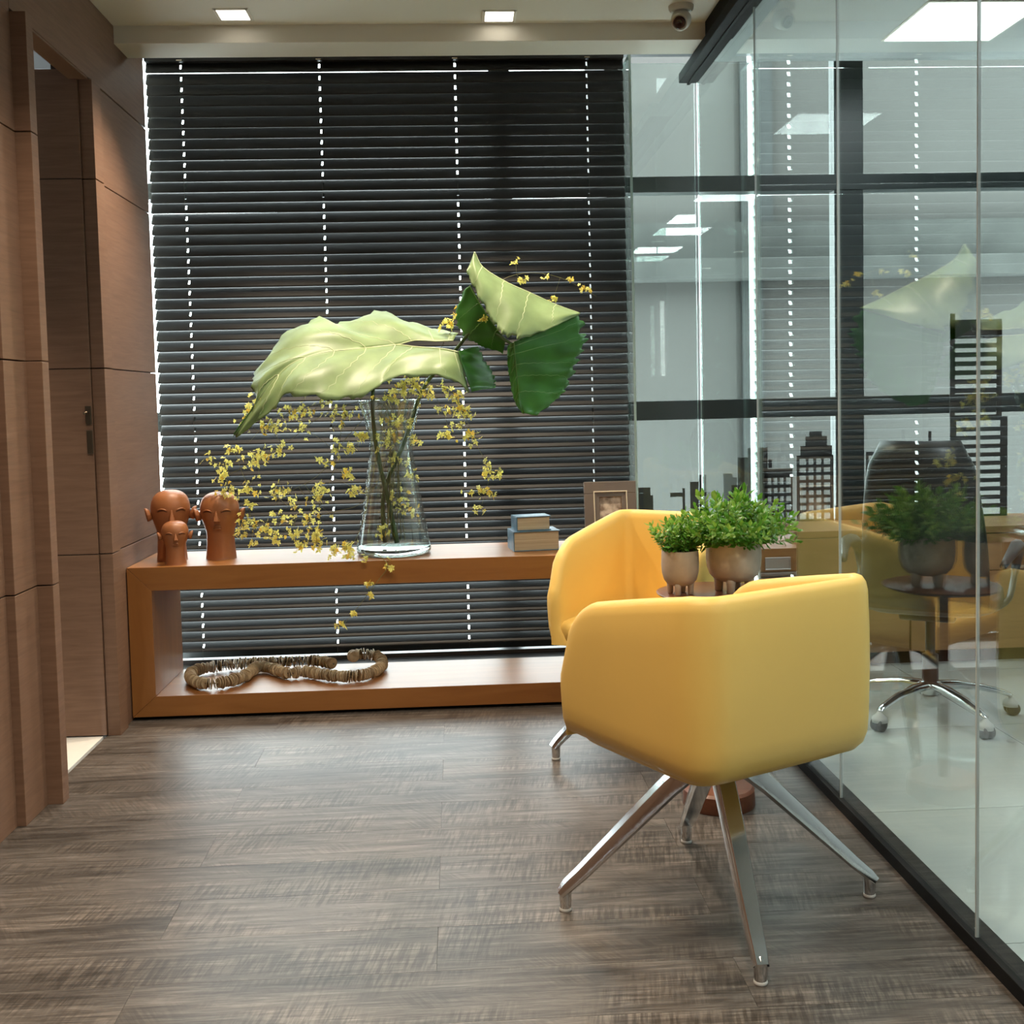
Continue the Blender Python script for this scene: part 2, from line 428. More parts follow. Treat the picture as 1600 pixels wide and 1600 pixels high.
panels(-1.40, -1.272, 3.530, 3.585, [0, 0.70, 1.40, 2.10, 2.462])              # protruding door casing
MB().box(-1.36, WX, 3.5305, 5.03, 2.470, CZ).build('veneer_panel', M_WALLWOOD, wall_left, bevel=0.0012)
panels(-1.356, WX + 0.012, 4.262, 4.365, [0, 0.70, 1.40, 2.10, 2.466])          # casing on the far side
panels(-1.345, WX, 4.3655, 5.03, [0, 0.70, 1.40, 2.10, 2.466])
MB().box(-1.39, -1.322, 3.59, 4.26, 2.462, 2.474).build('door_head', M_WALLWOOD, wall_left, bevel=0.0012)
struct('wall_recess', MB().box(-2.0, -1.46, 5.03, 5.10, 0, 2.97).box(-2.05, -2.0, 5.03, 5.6, 0, 2.97), M_CEIL)
# room seen through the doorway
struct('floor.002', MB().box(-3.4, -1.372, 2.6, 5.0, -0.1, 0.001), M_WHITETILE)
struct('wall_side_room', MB().box(-3.45, -3.4, 2.6, 5.0, 0, 2.8).box(-3.4, -1.46, 2.55, 2.6, 0, 2.8).box(-3.4, -1.46, 5.0, 5.05, 0, 2.8), M_WHITEWALL)
struct('ceiling.003', MB().box(-3.4, -1.395, 2.6, 5.0, 2.72, 2.8), M_CEILO)
door = tag(empty('door_1', (-1.385, 4.268, 0), None, None), kind='structure')
for a, b in ((0.004, 0.70), (0.70, 1.40), (1.40, 2.10), (2.10, 2.50)):
    MB().box(-2.15, -1.358, 4.252, 4.284, a + 0.002, b - 0.002).build('door_panel', M_WALLWOOD, door, bevel=0.001)
MB().box(-2.15, -1.362, 4.256, 4.280, 0.005, 2.498).build('door_core', M_WALLCORE, door)
hb = at(139, 640, 4.25)
MB().box(hb.x - 0.014, hb.x + 0.008, 4.246, 4.253, 1.19, 1.26).box(hb.x - 0.012, hb.x + 0.010, 4.246, 4.253, 1.08, 1.17).build('lock_plate', M_BRASS, door, bevel=0.002)
MB().tube([(hb.x - 0.004, 4.247, 1.235), (hb.x - 0.004, 4.228, 1.235), (hb.x - 0.014, 4.224, 1.232)], 0.005, 8).build('door_handle', M_BRASS, door, smooth=True)

struct('wall_back_corridor', MB().box(-1.46, 1.14, -4.1, -4.0, 0, CZ), M_WALLWOOD)
struct('wall_office_rear', MB().box(1.14, 4.7, -4.1, -4.0, 0, CZ), M_WHITEWALL)
struct('wall_office_side', MB().box(4.7, 4.8, -4.1, 5.6, 0, 3.0), M_WHITEWALL)

# window wall: dark frames and panes
window = tag(empty('window_1', (0, 5.42, 0), None, None), kind='structure')
xs_m = [(-2.0, -1.94), (0.20, 0.30), (1.878, 2.022), (3.55, 3.69), (4.62, 4.70)]
for a, b in xs_m:
    MB().box(a, b, 5.42, 5.50, 0.0, 2.97).build('mullion', M_MULLION, window, bevel=0.003)
zs_m = [(0.0, 0.06), (1.129, 1.223), (2.231, 2.307), (2.90, 2.97)]
for a, b in zs_m:
    MB().box(-2.0, 4.70, 5.415, 5.505, a, b).build('transom', M_MULLION, window, bevel=0.003)
for (a0, a1), (b0, b1) in zip(xs_m[:-1], xs_m[1:]):
    for (c0, c1), (d0, d1) in zip(zs_m[:-1], zs_m[1:]):
        MB().box(a1, b0, 5.456, 5.462, c1, d0).build('pane', M_WINGLASS, window)

# frameless glass partition
wall_right = tag(empty('wall_right', (GX, 2.0, 0), None, None), kind='structure')
joints = [-4.0, -1.17, -0.29, 0.59, 1.47, 2.350, 3.220, 4.100, 5.06, 5.16]
def pane(x0, x1, y0, y1, z0, z1, name, edge_axis):
    mb = MB(); mb.box(x0, x1, y0, y1, z0, z1)
    # edges (faces not on the wide sides) get the green edge material
    k = {'x': (0, 1, 2, 3), 'y': (0, 1, 4, 5)}[edge_axis]
    mb.m = [1 if i in k else 0 for i in range(6)]
    return mb.build(name, [M_GLASS, M_GLASSEDGE], wall_right)
for a, b in zip(joints[:-2], joints[1:-1]):
    pane(GX, GX + 0.0035, a + 0.0010, b - 0.0010, 0.03, 2.688, 'glass_pane', 'x')
    if b < 5: MB().box(GX - 0.0015, GX + 0.005, b - 0.0022, b + 0.0022, 0.034, 2.685).build('joint_strip', M_JOINT, wall_right)
pane(0.832, GX - 0.003, 5.10, 5.105, 0.64, 2.75, 'return_pane', 'y')
pane(0.826, 0.838, 5.118, 5.40, 0.64, 2.80, 'fin_pane', 'x')
MB().box(1.116, 1.176, -4.0, 5.10, 0.0, 0.034).build('bottom_channel', M_BLACK, wall_right, bevel=0.002)
MB().box(1.048, 1.132, -4.0, 5.08, SZ - 0.045, SZ - 0.002).box(1.132, 1.160, -4.0, 5.08, SZ - 0.012, SZ - 0.002).box(1.085, 1.10, -4.0, 5.085, SZ - 0.052, SZ - 0.045).build('top_track', M_BLACK, wall_right, bevel=0.003)
MB().box(1.06, 1.175, -4.0, 4.60, SZ - 0.002, CZ).build('track_beam', M_BLACK, wall_right, bevel=0.004)
MB().box(1.07, 1.12, 5.082, 5.095, SZ - 0.04, SZ - 0.008).build('track_end_stop', M_BLACK, wall_right, bevel=0.002)

# neighbouring building outside
nb = empty('neighbour_building', (5.5, 9.4, -3.0), 'grey rendered building across from the office window', 'building')
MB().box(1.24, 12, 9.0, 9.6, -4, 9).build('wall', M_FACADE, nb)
MB().box(1.24, 12, 8.75, 9.0, 2.16, 2.32).build('ledge', M_CONCRETE, nb)
MB().box(1.24, 12, 8.9, 9.0, 2.32, 2.62).build('stained_band', M_CONCRETE, nb)
MB().box(2.34, 2.52, 8.96, 9.0, -1.0, 2.16).build('downpipe_recess', M_FACADEDARK, nb)
MB().box(2.34, 2.60, 8.96, 9.0, 2.62, 6.0).build('downpipe_recess', M_FACADEDARK, nb)

fin = MB().box(0.772, 0.84, 5.52, 6.32, -4, 9).build('sky_blocking_fin', M_FACADE)  # made-up fin, added to keep bright sky out of the glass reflections
tag(fin, kind='structure')

# ------------------------------------------------------------------ lamps
def downlight(x, y, label, power=DOWNLIGHT_W, aim=0.0):
    t = empty('downlight', (x, y, CZ), label, 'ceiling light', 'square recessed corridor downlights')
    h = 0.062
    mb = MB()
    for a in ((-1, 0), (1, 0)): mb.box(x + a[0] * h - 0.006, x + a[0] * h + 0.006, y - h - .006, y + h + .006, CZ - 0.004, CZ + 0.004)
    for a in (-1, 1): mb.box(x - h, x + h, y + a * h - 0.006, y + a * h + 0.006, CZ - 0.004, CZ + 0.004)
    mb.build('trim_ring', M_LAMPRIM, t)
    MB().box(x - h, x + h, y - h, y + h, CZ - 0.0025, CZ - 0.0005).build('diffuser', M_LAMP, t)
    ld = bpy.data.lights.new('downlight_beam', 'SPOT'); ld.energy = power; ld.color = WARM
    ld.spot_size = math.radians(112); ld.spot_blend = 0.9; ld.shadow_soft_size = 0.045
    lo = bpy.data.objects.new('downlight_beam', ld); COL.objects.link(lo); lo.parent = t
    lo.location = (0, 0, -0.02); lo.rotation_euler = (math.radians(-aim), 0, 0)
downlight(-0.822, 4.485, 'small square ceiling downlight nearer the wood-panelled wall', 1.45 * DOWNLIGHT_W, 10.0)
downlight(0.216, 4.52, 'small square ceiling downlight nearer the security camera', 1.45 * DOWNLIGHT_W, 10.0)
for yy in (2.95, 1.45, -0.1, -1.7, -3.2):
    for xx in (-0.822, 0.216):
        downlight(xx, yy, 'square recessed ceiling downlight further back along the corridor')
def panel_light(x, y, label, power=PANEL_W, h=0.231, z=CZ):
    t = empty('ceiling_panel_light', (x, y, z), label, 'ceiling light', 'square office ceiling panels')
    MB().box(x - h - .012, x + h + .012, y - h - .012, y + h + .012, z - 0.005, z).build('frame', M_CAMWHITE, t)
    MB().box(x - h, x + h, y - h, y + h, z - 0.008, z - 0.0045).build('diffuser', M_PANEL, t)
    ld = bpy.data.lights.new('panel_beam', 'AREA'); ld.energy = power; ld.color = COOL; ld.shape = 'SQUARE'; ld.size = 2 * h
    lo = bpy.data.objects.new('panel_beam', ld); COL.objects.link(lo); lo.parent = t; lo.location = (0, 0, -0.012)
panel_light(2.135, 4.615, 'bright square ceiling panel light in the glazed office')
for yy in (2.4, 0.6, -1.4):
    panel_light(2.135, yy, 'square ceiling panel light further back in the office', 26.0)
tl = empty('downlight', (-1.85, 3.85, 2.72), 'unseen light added to brighten the side room floor', 'ceiling light')
MB().box(-1.91, -1.79, 3.79, 3.91, 2.714, 2.72).build('diffuser', M_LAMP, tl)  # added source: brightens the white floor inside the doorway
ld = bpy.data.lights.new('side_room_floor_fill', 'SPOT'); ld.energy = 60; ld.color = WARM; ld.shadow_soft_size = 0.05; ld.spot_size = math.radians(55); ld.spot_blend = 0.6
lo = bpy.data.objects.new('side_room_floor_fill', ld); COL.objects.link(lo); lo.parent = tl; lo.location = (0, 0, -0.1)
tl2 = empty('downlight', (-2.3, 4.66, 2.72), 'unseen fill light added behind the open side room door', 'ceiling light')
MB().box(-2.36, -2.24, 4.60, 4.72, 2.714, 2.72).build('diffuser', M_LAMP, tl2)  # added source: lifts the side room ceiling beyond the door
ld = bpy.data.lights.new('side_room_ceiling_fill', 'POINT'); ld.energy = 9; ld.color = COOL; ld.shadow_soft_size = 0.05
lo = bpy.data.objects.new('side_room_ceiling_fill', ld); COL.objects.link(lo); lo.parent = tl2; lo.location = (0, 0, -0.25)
led = MB().box(2.65, 2.70, -4.0, -3.985, 1.5, 2.45).build('led_strip_light', M_LED)
tag(led, 'vertical white light strip on the far office wall', 'light strip')

# ------------------------------------------------------------------ venetian blind
bx0, bx1, BY = -1.366, 0.822, 5.25
blind = empty('venetian_blind', ((bx0 + bx1) / 2, BY, 0.03), 'dark brown venetian blind closed across the wide window', 'blind')
SW, TILT, PITCH = 0.0640, math.radians(67), 0.0485
cord_x = [-1.208, -0.581, 0.040, 0.651]
def slat_mesh(cords):
    mb = MB()
    xs = [bx0, bx0 + 0.006] ; 
    for c in cords: xs += [c - 0.0042, c + 0.0042]
    xs += [bx1 - 0.006, bx1]
    vsn = [-1, -0.8, -0.60, -0.42, 0.34, 0.70, 1.0]     # across the slat, hole between -0.10 and 0.30
    def pt(x, v, side):
        u = v * SW / 2
        crown = 0.0042 * (1 - v * v)
        n = crown + (0.0011 if side else -0.0011)
        if x in (bx0, bx1) and abs(v) == 1: u *= 0.90
        # inner (room) edge low, outer edge high
        return (x, BY + u * math.cos(TILT) - n * math.sin(TILT), u * math.sin(TILT) + n * math.cos(TILT))
    nx, nv = len(xs), len(vsn)
    hole_cols = {xs.index(c - 0.0042) for c in cords}
    idx = {}
    for side in (0, 1):
        for i, x in enumerate(xs):
            for j, v in enumerate(vsn):
                idx[(side, i, j)] = len(mb.v); mb.v.append(pt(x, v, side))
    for i in range(nx - 1):
        for j in range(nv - 1):
            if i in hole_cols and j == 3: continue
            for side in (0, 1):
                q = (idx[(side, i, j)], idx[(side, i + 1, j)], idx[(side, i + 1, j + 1)], idx[(side, i, j + 1)])
                mb.face(q if side else q[::-1])
    for i in range(nx - 1):
        for j in (0, nv - 1):
            mb.face((idx[(0, i, j)], idx[(0, i + 1, j)], idx[(1, i + 1, j)], idx[(1, i, j)]))
    for j in range(nv - 1):
        for i in (0, nx - 1):
            mb.face((idx[(0, i, j)], idx[(0, i, j + 1)], idx[(1, i, j + 1)], idx[(1, i, j)]))
    cx = (bx0 + bx1) / 2
    return mb.mesh('slat', M_SLAT, (cx, BY, 0), smooth=True)
sm = slat_mesh(cord_x)
slat_z = [2.794] + [2.740 - PITCH * k for k in range(55)]
def slat_tilt(z):
    # the blind hangs a little more open towards the sill
    u = math.atan((z - 1.25) / BY)
    gap = 0.0007 if z < 2.3 else 0.0007 - 0.0025 * (z - 2.3) / 0.5
    return math.asin(min(1, (PITCH - gap) * math.cos(u) / SW)) + (u if u > 0 else 0.5 * u)
for k, z in enumerate(slat_z):
    if z < 0.075: continue
    tw = 0.0 if k != 13 else 0.004
    piece('slat', sm, blind, (0, 0, z - 0.03), rot=(slat_tilt(z) - TILT + random.uniform(-0.006, 0.006), tw * 0.3 + random.uniform(-.0003, .0003), 0))
MB().box(bx0, bx1, BY - 0.03, BY + 0.03, 2.812, 2.87).build('headrail', M_SLAT, blind, bevel=0.003)
MB().box(bx0, bx1, BY - 0.025, BY + 0.025, 0.04, 0.062).build('bottom_rail', M_SLAT, blind, bevel=0.003)
for c in cord_x:
    MB().tube([(c, BY - 0.0285, 0.06), (c, BY - 0.0285, 2.82)], 0.0007, 5).build('ladder_cord', M_CORD, blind)
    MB().tube([(c - 0.012, BY - 0.034, 2.816), (c + 0.012, BY - 0.034, 2.816)], 0.002, 5).build('cord_clip', M_CREAM, blind)

# ------------------------------------------------------------------ long wooden display shelf
SX0, SX1, SY0, SY1, STOP = -1.316, 1.125, 4.453, 4.905, 0.616
shelf = empty('display_shelf', (-0.1, 4.68, 0), 'long low honey-brown wooden shelf unit below the window', 'shelf')
T = 0.094
def mitred(name, pts, mat):
    mb = MB(); n = len(pts)
    for yv in (SY0, SY1): mb.v += [(x, yv, z) for x, z in pts]
    mb.face(list(range(n))); mb.face([n + k for k in reversed(range(n))])
    for k in range(n): mb.face((k, n + k, n + (k + 1) % n, (k + 1) % n))
    return mb.build(name, mat, shelf, bevel=0.0012)
Z0 = 0.014
mitred('top_board', [(SX0, STOP), (SX1, STOP), (SX1, STOP - T), (SX0 + T - 0.0007, STOP - T)], M_SHELF)
mitred('side_board', [(SX0, STOP - 0.001), (SX0 + T, STOP - T - 0.001), (SX0 + T, Z0 + T - 0.0115), (SX0, Z0 + 0.001)], M_SHELFV)
mitred('bottom_board', [(SX0, Z0), (SX1, Z0), (SX1, Z0 + T - 0.012), (SX0 + T, Z0 + T - 0.012)], M_SHELF)
MB().box(SX0 + 0.004, SX1, SY0 + 0.03, SY1 - 0.02, 0.0, Z0).build('plinth', M_BLACK, shelf)  # set-back filler; its black stands in for the shadow gap underneath
LOWZ = Z0 + T - 0.012

# ------------------------------------------------------------------ yellow tub chairs
def smooth_path(pts, n):
    """Catmull-Rom through pts"""
    P_ = [Vector(p) for p in pts]; P_ = [P_[0] * 2 - P_[1]] + P_ + [P_[-1] * 2 - P_[-2]]
    out = []; m = len(P_) - 3
    for i in range(n):
        t = i / (n - 1) * m; k = min(int(t), m - 1); u = t - k
        a, b, c, d = P_[k:k + 4]
        out.append(0.5 * ((2 * b) + (c - a) * u + (2 * a - 5 * b + 4 * c - d) * u * u + (3 * b - a - 3 * c + d) * u ** 3))
    return out
CW, CB, CF, CR = 0.280, -0.272, 0.252, 0.085     # half width, back, front, corner radius
def tub_shell():
    pts = []
    n1 = 18
    for i in range(n1): pts.append(((-CW), CF + (CB + CR - CF) * i / n1, 0))
    for i in range(9):
        a = PI + (PI / 2) * i / 8; pts.append((-CW + CR + CR * math.cos(a), CB + CR + CR * math.sin(a), 0))
    for i in range(1, 8): pts.append((-CW + CR + (CW - CR) * i / 8, CB, 0))
    pts.append((0.0, CB, 0))
    mir = [(-x, y, 0) for x, y, _ in reversed(pts)]
    pts = pts + [(0.0, CB, 0)] * 0 + mir
    P2 = []
    for p in pts:
        if not P2 or (Vector(p) - Vector(P2[-1])).length > 1e-4: P2.append(p)
    pts = [Vector(p) for p in P2]; N = len(pts)
    rows = []
    def rim(p):
        t = (p.y - CB) / (CF - CB)
        h = 0.820 - 0.095 * max(0, t - 0.10) ** 1.1
        e = CF - p.y
        R_ = 0.13
        if e < R_: h -= R_ * 0.95 * (1 - math.sqrt(max(0, 1 - ((R_ - e) / R_) ** 2)))
        return h
    for i, p in enumerate(pts):
        d = (pts[min(i + 1, N - 1)] - pts[max(i - 1, 0)]).normalized()
        n = Vector((-d.y, d.x, 0))
        c = Vector((0, 0.0, 0))
        if n.dot(c - p) < 0: n = -n
        h = rim(p); th = 0.050
        prof = [(0.105, 0.396), (0.06, 0.400), (0.03, 0.409), (0.012, 0.427), (0.003, 0.452), (0.0, 0.49),
                (-0.003, 0.50 + (h - 0.50) * 0.35), (-0.002, 0.50 + (h - 0.5) * 0.65), (0.001, h - 0.035), (0.005, h - 0.016), (0.013, h - 0.004), (th / 2, h),
                (th - 0.013, h - 0.004), (th - 0.005, h - 0.016), (th, h - 0.035), (th, 0.5 + (h - .5) * 0.5), (th + 0.004, 0.50), (th + 0.006, 0.455), (0.08, 0.43), (0.105, 0.396)]
        rows.append((p, n, prof))
    mb = MB(); allrows = []
    def ringpts(p, n, prof, squeeze=0.0, fwd=0.0):
        out = []
        for o, z in prof:
            if squeeze: o = o + (0.025 - o) * squeeze
            out.append(p + n * o + Vector((0, fwd, z)))
        return out
    def endcap(row, sgn):
        p, n, prof = row
        hh = max(z for o, z in prof)
        return [ringpts(p, n, [(o, z - d * max(0, z - 0.46) / (hh - 0.46)) for o, z in prof], s, f) for s, f, d in ((0.12, 0.010, 0.018), (0.42, 0.018, 0.04), (0.80, 0.023, 0.07), (1.0, 0.0245, 0.10))]
    caps0 = list(reversed(endcap(rows[0], 1))); caps1 = endcap(rows[-1], 1)
    allrows = caps0 + [ringpts(*r) for r in rows] + caps1
    mb.grid(allrows)
    return mb
def superpad(hx, hy0, hy1, zt, zb, zmid, ex=4.5, dome=0.012):
    mb = MB(); n = 48; rows = []
    cy = (hy0 + hy1) / 2; hy = (hy1 - hy0) / 2
    def ring(s, z):
        r = []
        for k in range(n + 1):
            t = 2 * PI * k / n; c, si = math.cos(t), math.sin(t)
            r.append((hx * s * math.copysign(abs(c) ** (2 / ex), c), cy + hy * s * math.copysign(abs(si) ** (2 / ex), si), z))
        return r
    for s, z in ((0.02, zb), (0.35, zb + 0.001), (0.62, zb + 0.006), (0.80, zb + 0.014), (0.92, zb + 0.027), (0.985, zb + 0.045), (1.0, zmid), (0.985, zt - 0.012), (0.95, zt - 0.003), (0.85, zt + dome * .2), (0.6, zt + dome * .7), (0.3, zt + dome), (0.02, zt + dome)):
        rows.append(ring(s, z))
    mb.grid(rows)
    return mb
def make_chair():
    t = empty('tub_chair', (0, 0, 0), 'x', 'chair', 'yellow tub chairs by the round table')
    s = tub_shell().build('shell', M_YELLOW, t, smooth=True, world=False)
    superpad(0.256, -0.235, 0.272, 0.478, 0.368, 0.45, 9).build('seat', M_YELLOW, t, smooth=True, world=False, weld=1e-5)
    b = bpy.data.objects.new('base', None); COL.objects.link(b); b.parent = t; b.empty_display_size = 0.05
    MB().lathe([(0.0, 0.318), (0.026, 0.32), (0.031, 0.335), (0.031, 0.375), (0.045, 0.384), (0.085, 0.388), (0.085, 0.392), (0.0, 0.393)], n=28).build('hub', M_CHROME, b, smooth=True, world=False, sharp=40)
    leg = MB()
    spine = [(0.016, 0.345, 0.050, 0.050), (0.045, 0.347, 0.054, 0.048), (0.075, 0.334, 0.055, 0.046), (0.12, 0.298, 0.054, 0.044), (0.19, 0.232, 0.051, 0.040), (0.27, 0.156, 0.047, 0.034), (0.335, 0.094, 0.043, 0.029), (0.372, 0.062, 0.039, 0.026), (0.390, 0.044, 0.036, 0.020)]
    rows = []
    for i, (r, z, w, h) in enumerate(spine):
        a = spine[max(i - 1, 0)]; c = spine[min(i + 1, len(spine) - 1)]
        d = Vector((c[0] - a[0], 0, c[1] - a[1])).normalized(); nz = Vector((-d.z, 0, d.x))
        ring = []
        for u, v in ((-1, -0.6), (-0.75, -1), (0.75, -1), (1, -0.6), (0.78, 0.82), (0.68, 1), (-0.68, 1), (-0.78, 0.82), (-1, -0.6)):
            ring.append(Vector((r, 0, z)) + Vector((0, 1, 0)) * (u * w / 2) + nz * (v * h / 2))
        rows.append(ring)
    leg.grid(rows)
    leg.lathe([(0.0135, 0.006), (0.0145, 0.02), (0.0165, 0.055), (0.010, 0.064)], (0.378, 0, 0), 16)
    glide = MB().lathe([(0.0, 0.0), (0.0145, 0.0), (0.0155, 0.003), (0.0145, 0.008), (0.012, 0.009)], (0.378, 0, 0), 18)
    lm = leg.mesh('leg', M_CHROME, None, smooth=True)
    try: lm.set_sharp_from_angle(angle=math.radians(32))
    except Exception: pass
    gm = glide.mesh('glide', M_GLIDE, None, smooth=True)
    for k in range(4):
        piece('leg', lm, b, (0, 0, 0), rot=(0, 0, k * PI / 2))
        piece('glide', gm, b, (0, 0, 0), rot=(0, 0, k * PI / 2))
    return t, b
def drop_levels(root, base):
    """legs and glides hang under the chair's base part"""
    return root
chair, cbase = make_chair()
chair2 = copy_tree(chair)
chair.location = (0.616, 2.642, 0); chair.rotation_euler = (0, 0, math.radians(28)); cbase.rotation_euler = (0, 0, math.radians(-28))
chair['label'] = 'yellow tub chair nearest the viewer, seen from behind'
chair2.location = (0.685, 3.87, 0); chair2.rotation_euler = (0, 0, math.radians(142))
for c in chair2.children:
    if c.name.startswith('base'): c.rotation_euler = (0, 0, math.radians(-142 + 14))
chair2['label'] = 'yellow tub chair beside the shelf with its seat in view'

# ------------------------------------------------------------------ round side table and plants
TX, TY, TZ = 0.775, 3.305, 0.655
table = empty('side_table', (TX, TY, 0), 'small round red-brown wooden side table carrying two potted plants', 'table')
MB().lathe([(0.0, TZ - 0.022), (0.10, TZ - 0.022), (0.155, TZ - 0.014), (0.178, TZ - 0.005), (0.180, TZ - 0.001), (0.177, TZ), (0.0, TZ)], (TX, TY, 0), 64).build('table_top', M_TABLE, table, smooth=True, sharp=40)
MB().lathe([(0.0, 0.05), (0.016, 0.05), (0.0155, TZ - 0.022), (0.0, TZ - 0.022)], (TX, TY, 0), 24).build('pole', M_TABLE, table, smooth=True, sharp=40)
MB().lathe([(0.0, 0.0), (0.108, 0.0), (0.11, 0.004), (0.108, 0.05), (0.10, 0.058), (0.0, 0.058)], (TX, TY, 0), 48).build('foot', M_TABLE, table, smooth=True, sharp=40)

def pot_profile(R, H):
    o = [(0.0, 0.0), (R * 0.45, 0.002), (R * 0.68, H * 0.06), (R * 0.86, H * 0.18), (R * 0.97, H * 0.38), (R * 1.0, H * 0.6), (R * 0.985, H * 0.85), (R * 0.97, H * 0.97), (R * 0.955, H), (R * 0.92, H), (R * 0.905, H * 0.97), (R * 0.92, H * 0.8), (0.0, H * 0.78)]
    return o
def sprig_mesh(name, n_leaf, length, leaf_l, seed, tipmix=0.3):
    rnd = random.Random(seed); mb = MB()
    bend = rnd.uniform(-0.25, 0.25), rnd.uniform(-0.25, 0.25)
    pts = [Vector((bend[0] * t * t * length, bend[1] * t * t * length, t * length)) for t in (0, .25, .5, .75, 1)]
    mb.tube(pts, [0.0013, 0.0012, 0.001, 0.0008, 0.0005], 4, mi=2)
    for k in range(n_leaf):
        t = 0.22 + 0.78 * k / (n_leaf - 1)
        base = Vector((bend[0] * t * t * length, bend[1] * t * t * length, t * length))
        a = k * 2.4 + rnd.uniform(-.4, .4); el = rnd.uniform(0.1, 0.9) if t < 0.93 else rnd.uniform(0.7, 1.4)
        d = Vector((math.cos(a) * math.cos(el), math.sin(a) * math.cos(el), math.sin(el)))
        s = d.cross(Vector((0, 0, 1))); s = s.normalized() if s.length > 1e-3 else Vector((1, 0, 0)); u = s.cross(d)
        L_ = leaf_l * rnd.uniform(0.7, 1.15); W = L_ * 0.27
        b = len(mb.v)
        for q in (base, base + d * L_ * .45 + s * W - u * W * .25, base + d * L_ * .5 + u * W * .18, base + d * L_ * .45 - s * W - u * W * .25, base + d * L_ * .85 + s * W * .45, base + d * L_ * .85 - s * W * .45, base + d * L_ - u * L_ * .05):
            mb.v.append(tuple(q))
        mi = 1 if (t > 0.7 and rnd.random() < 0.6) or rnd.random() < tipmix * 0.4 else 0
        for q in ((0, 1, 2), (0, 2, 3), (1, 4, 2), (2, 4, 6), (2, 6, 5), (2, 5, 3)): mb.face([b + i for i in q], mi)
    return mb.mesh(name, [M_BOXLEAF, M_BOXLEAF2, M_TWIG], None, smooth=False)
def potted_plant(px, py, R, H, foot, nsprig, length, leaf_l, spread, label, seed, tip=0.3, lean=(0, 0)):
    rnd = random.Random(seed)
    t = empty('potted_plant', (px, py, TZ), label, 'plant', 'potted plants on the side table')
    zb = TZ + foot
    p = MB().lathe(pot_profile(R, H), (px, py, zb), 40).build('pot', M_POT, t, smooth=True, sharp=50)
    fm = MB().lathe([(R * 0.12, -foot - 0.0), (R * 0.145, -foot + 0.002), (R * 0.17, 0.0), (R * 0.2, H * 0.10)], (0, 0, 0), 14).mesh('pot_foot', M_POT, None, smooth=True)
    for k in range(4):
        a = PI / 4 + k * PI / 2 + 0.35
        piece('pot_foot', fm, t, (R * 0.55 * math.cos(a), R * 0.55 * math.sin(a), foot))
    MB().lathe([(0.0, H * .87), (R * 0.9, H * .86), (R * 0.9, H * 0.80), (0.0, H * 0.8)], (px, py, zb), 24).build('soil', M_SOIL, t)
    variants = [sprig_mesh('sprig', 24, length, leaf_l, seed * 31 + v, tip) for v in range(5)]
    for k in range(nsprig):
        u = (k + 0.5) / nsprig; a = k * 2.39996
        r = math.sqrt(u)
        tilt = spread * r + rnd.uniform(-.15, .15)
        sc = (1.0 - 0.12 * r) * rnd.uniform(0.72, 1.08)
        piece('sprig', variants[k % 5], t, (R * 0.62 * r * math.cos(a), R * 0.62 * r * math.sin(a), foot + H * 0.82),
              rot=(Matrix.Rotation(a, 4, 'Z') @ Matrix.Rotation(tilt, 4, 'Y') @ Matrix.Rotation(rnd.uniform(0, 6.28), 4, 'Z')).to_euler() , scale=(sc, sc, sc))
    return t
potted_plant(0.828, 3.30, 0.083, 0.124, 0.030, 115, 0.168, 0.029, 1.08, 'larger footed stoneware pot with a dense bright green bush', 11)
potted_plant(0.662, 3.285, 0.0565, 0.108, 0.024, 44, 0.118, 0.024, 0.52, 'smaller footed stoneware pot with a short green plant', 23, 0.5)

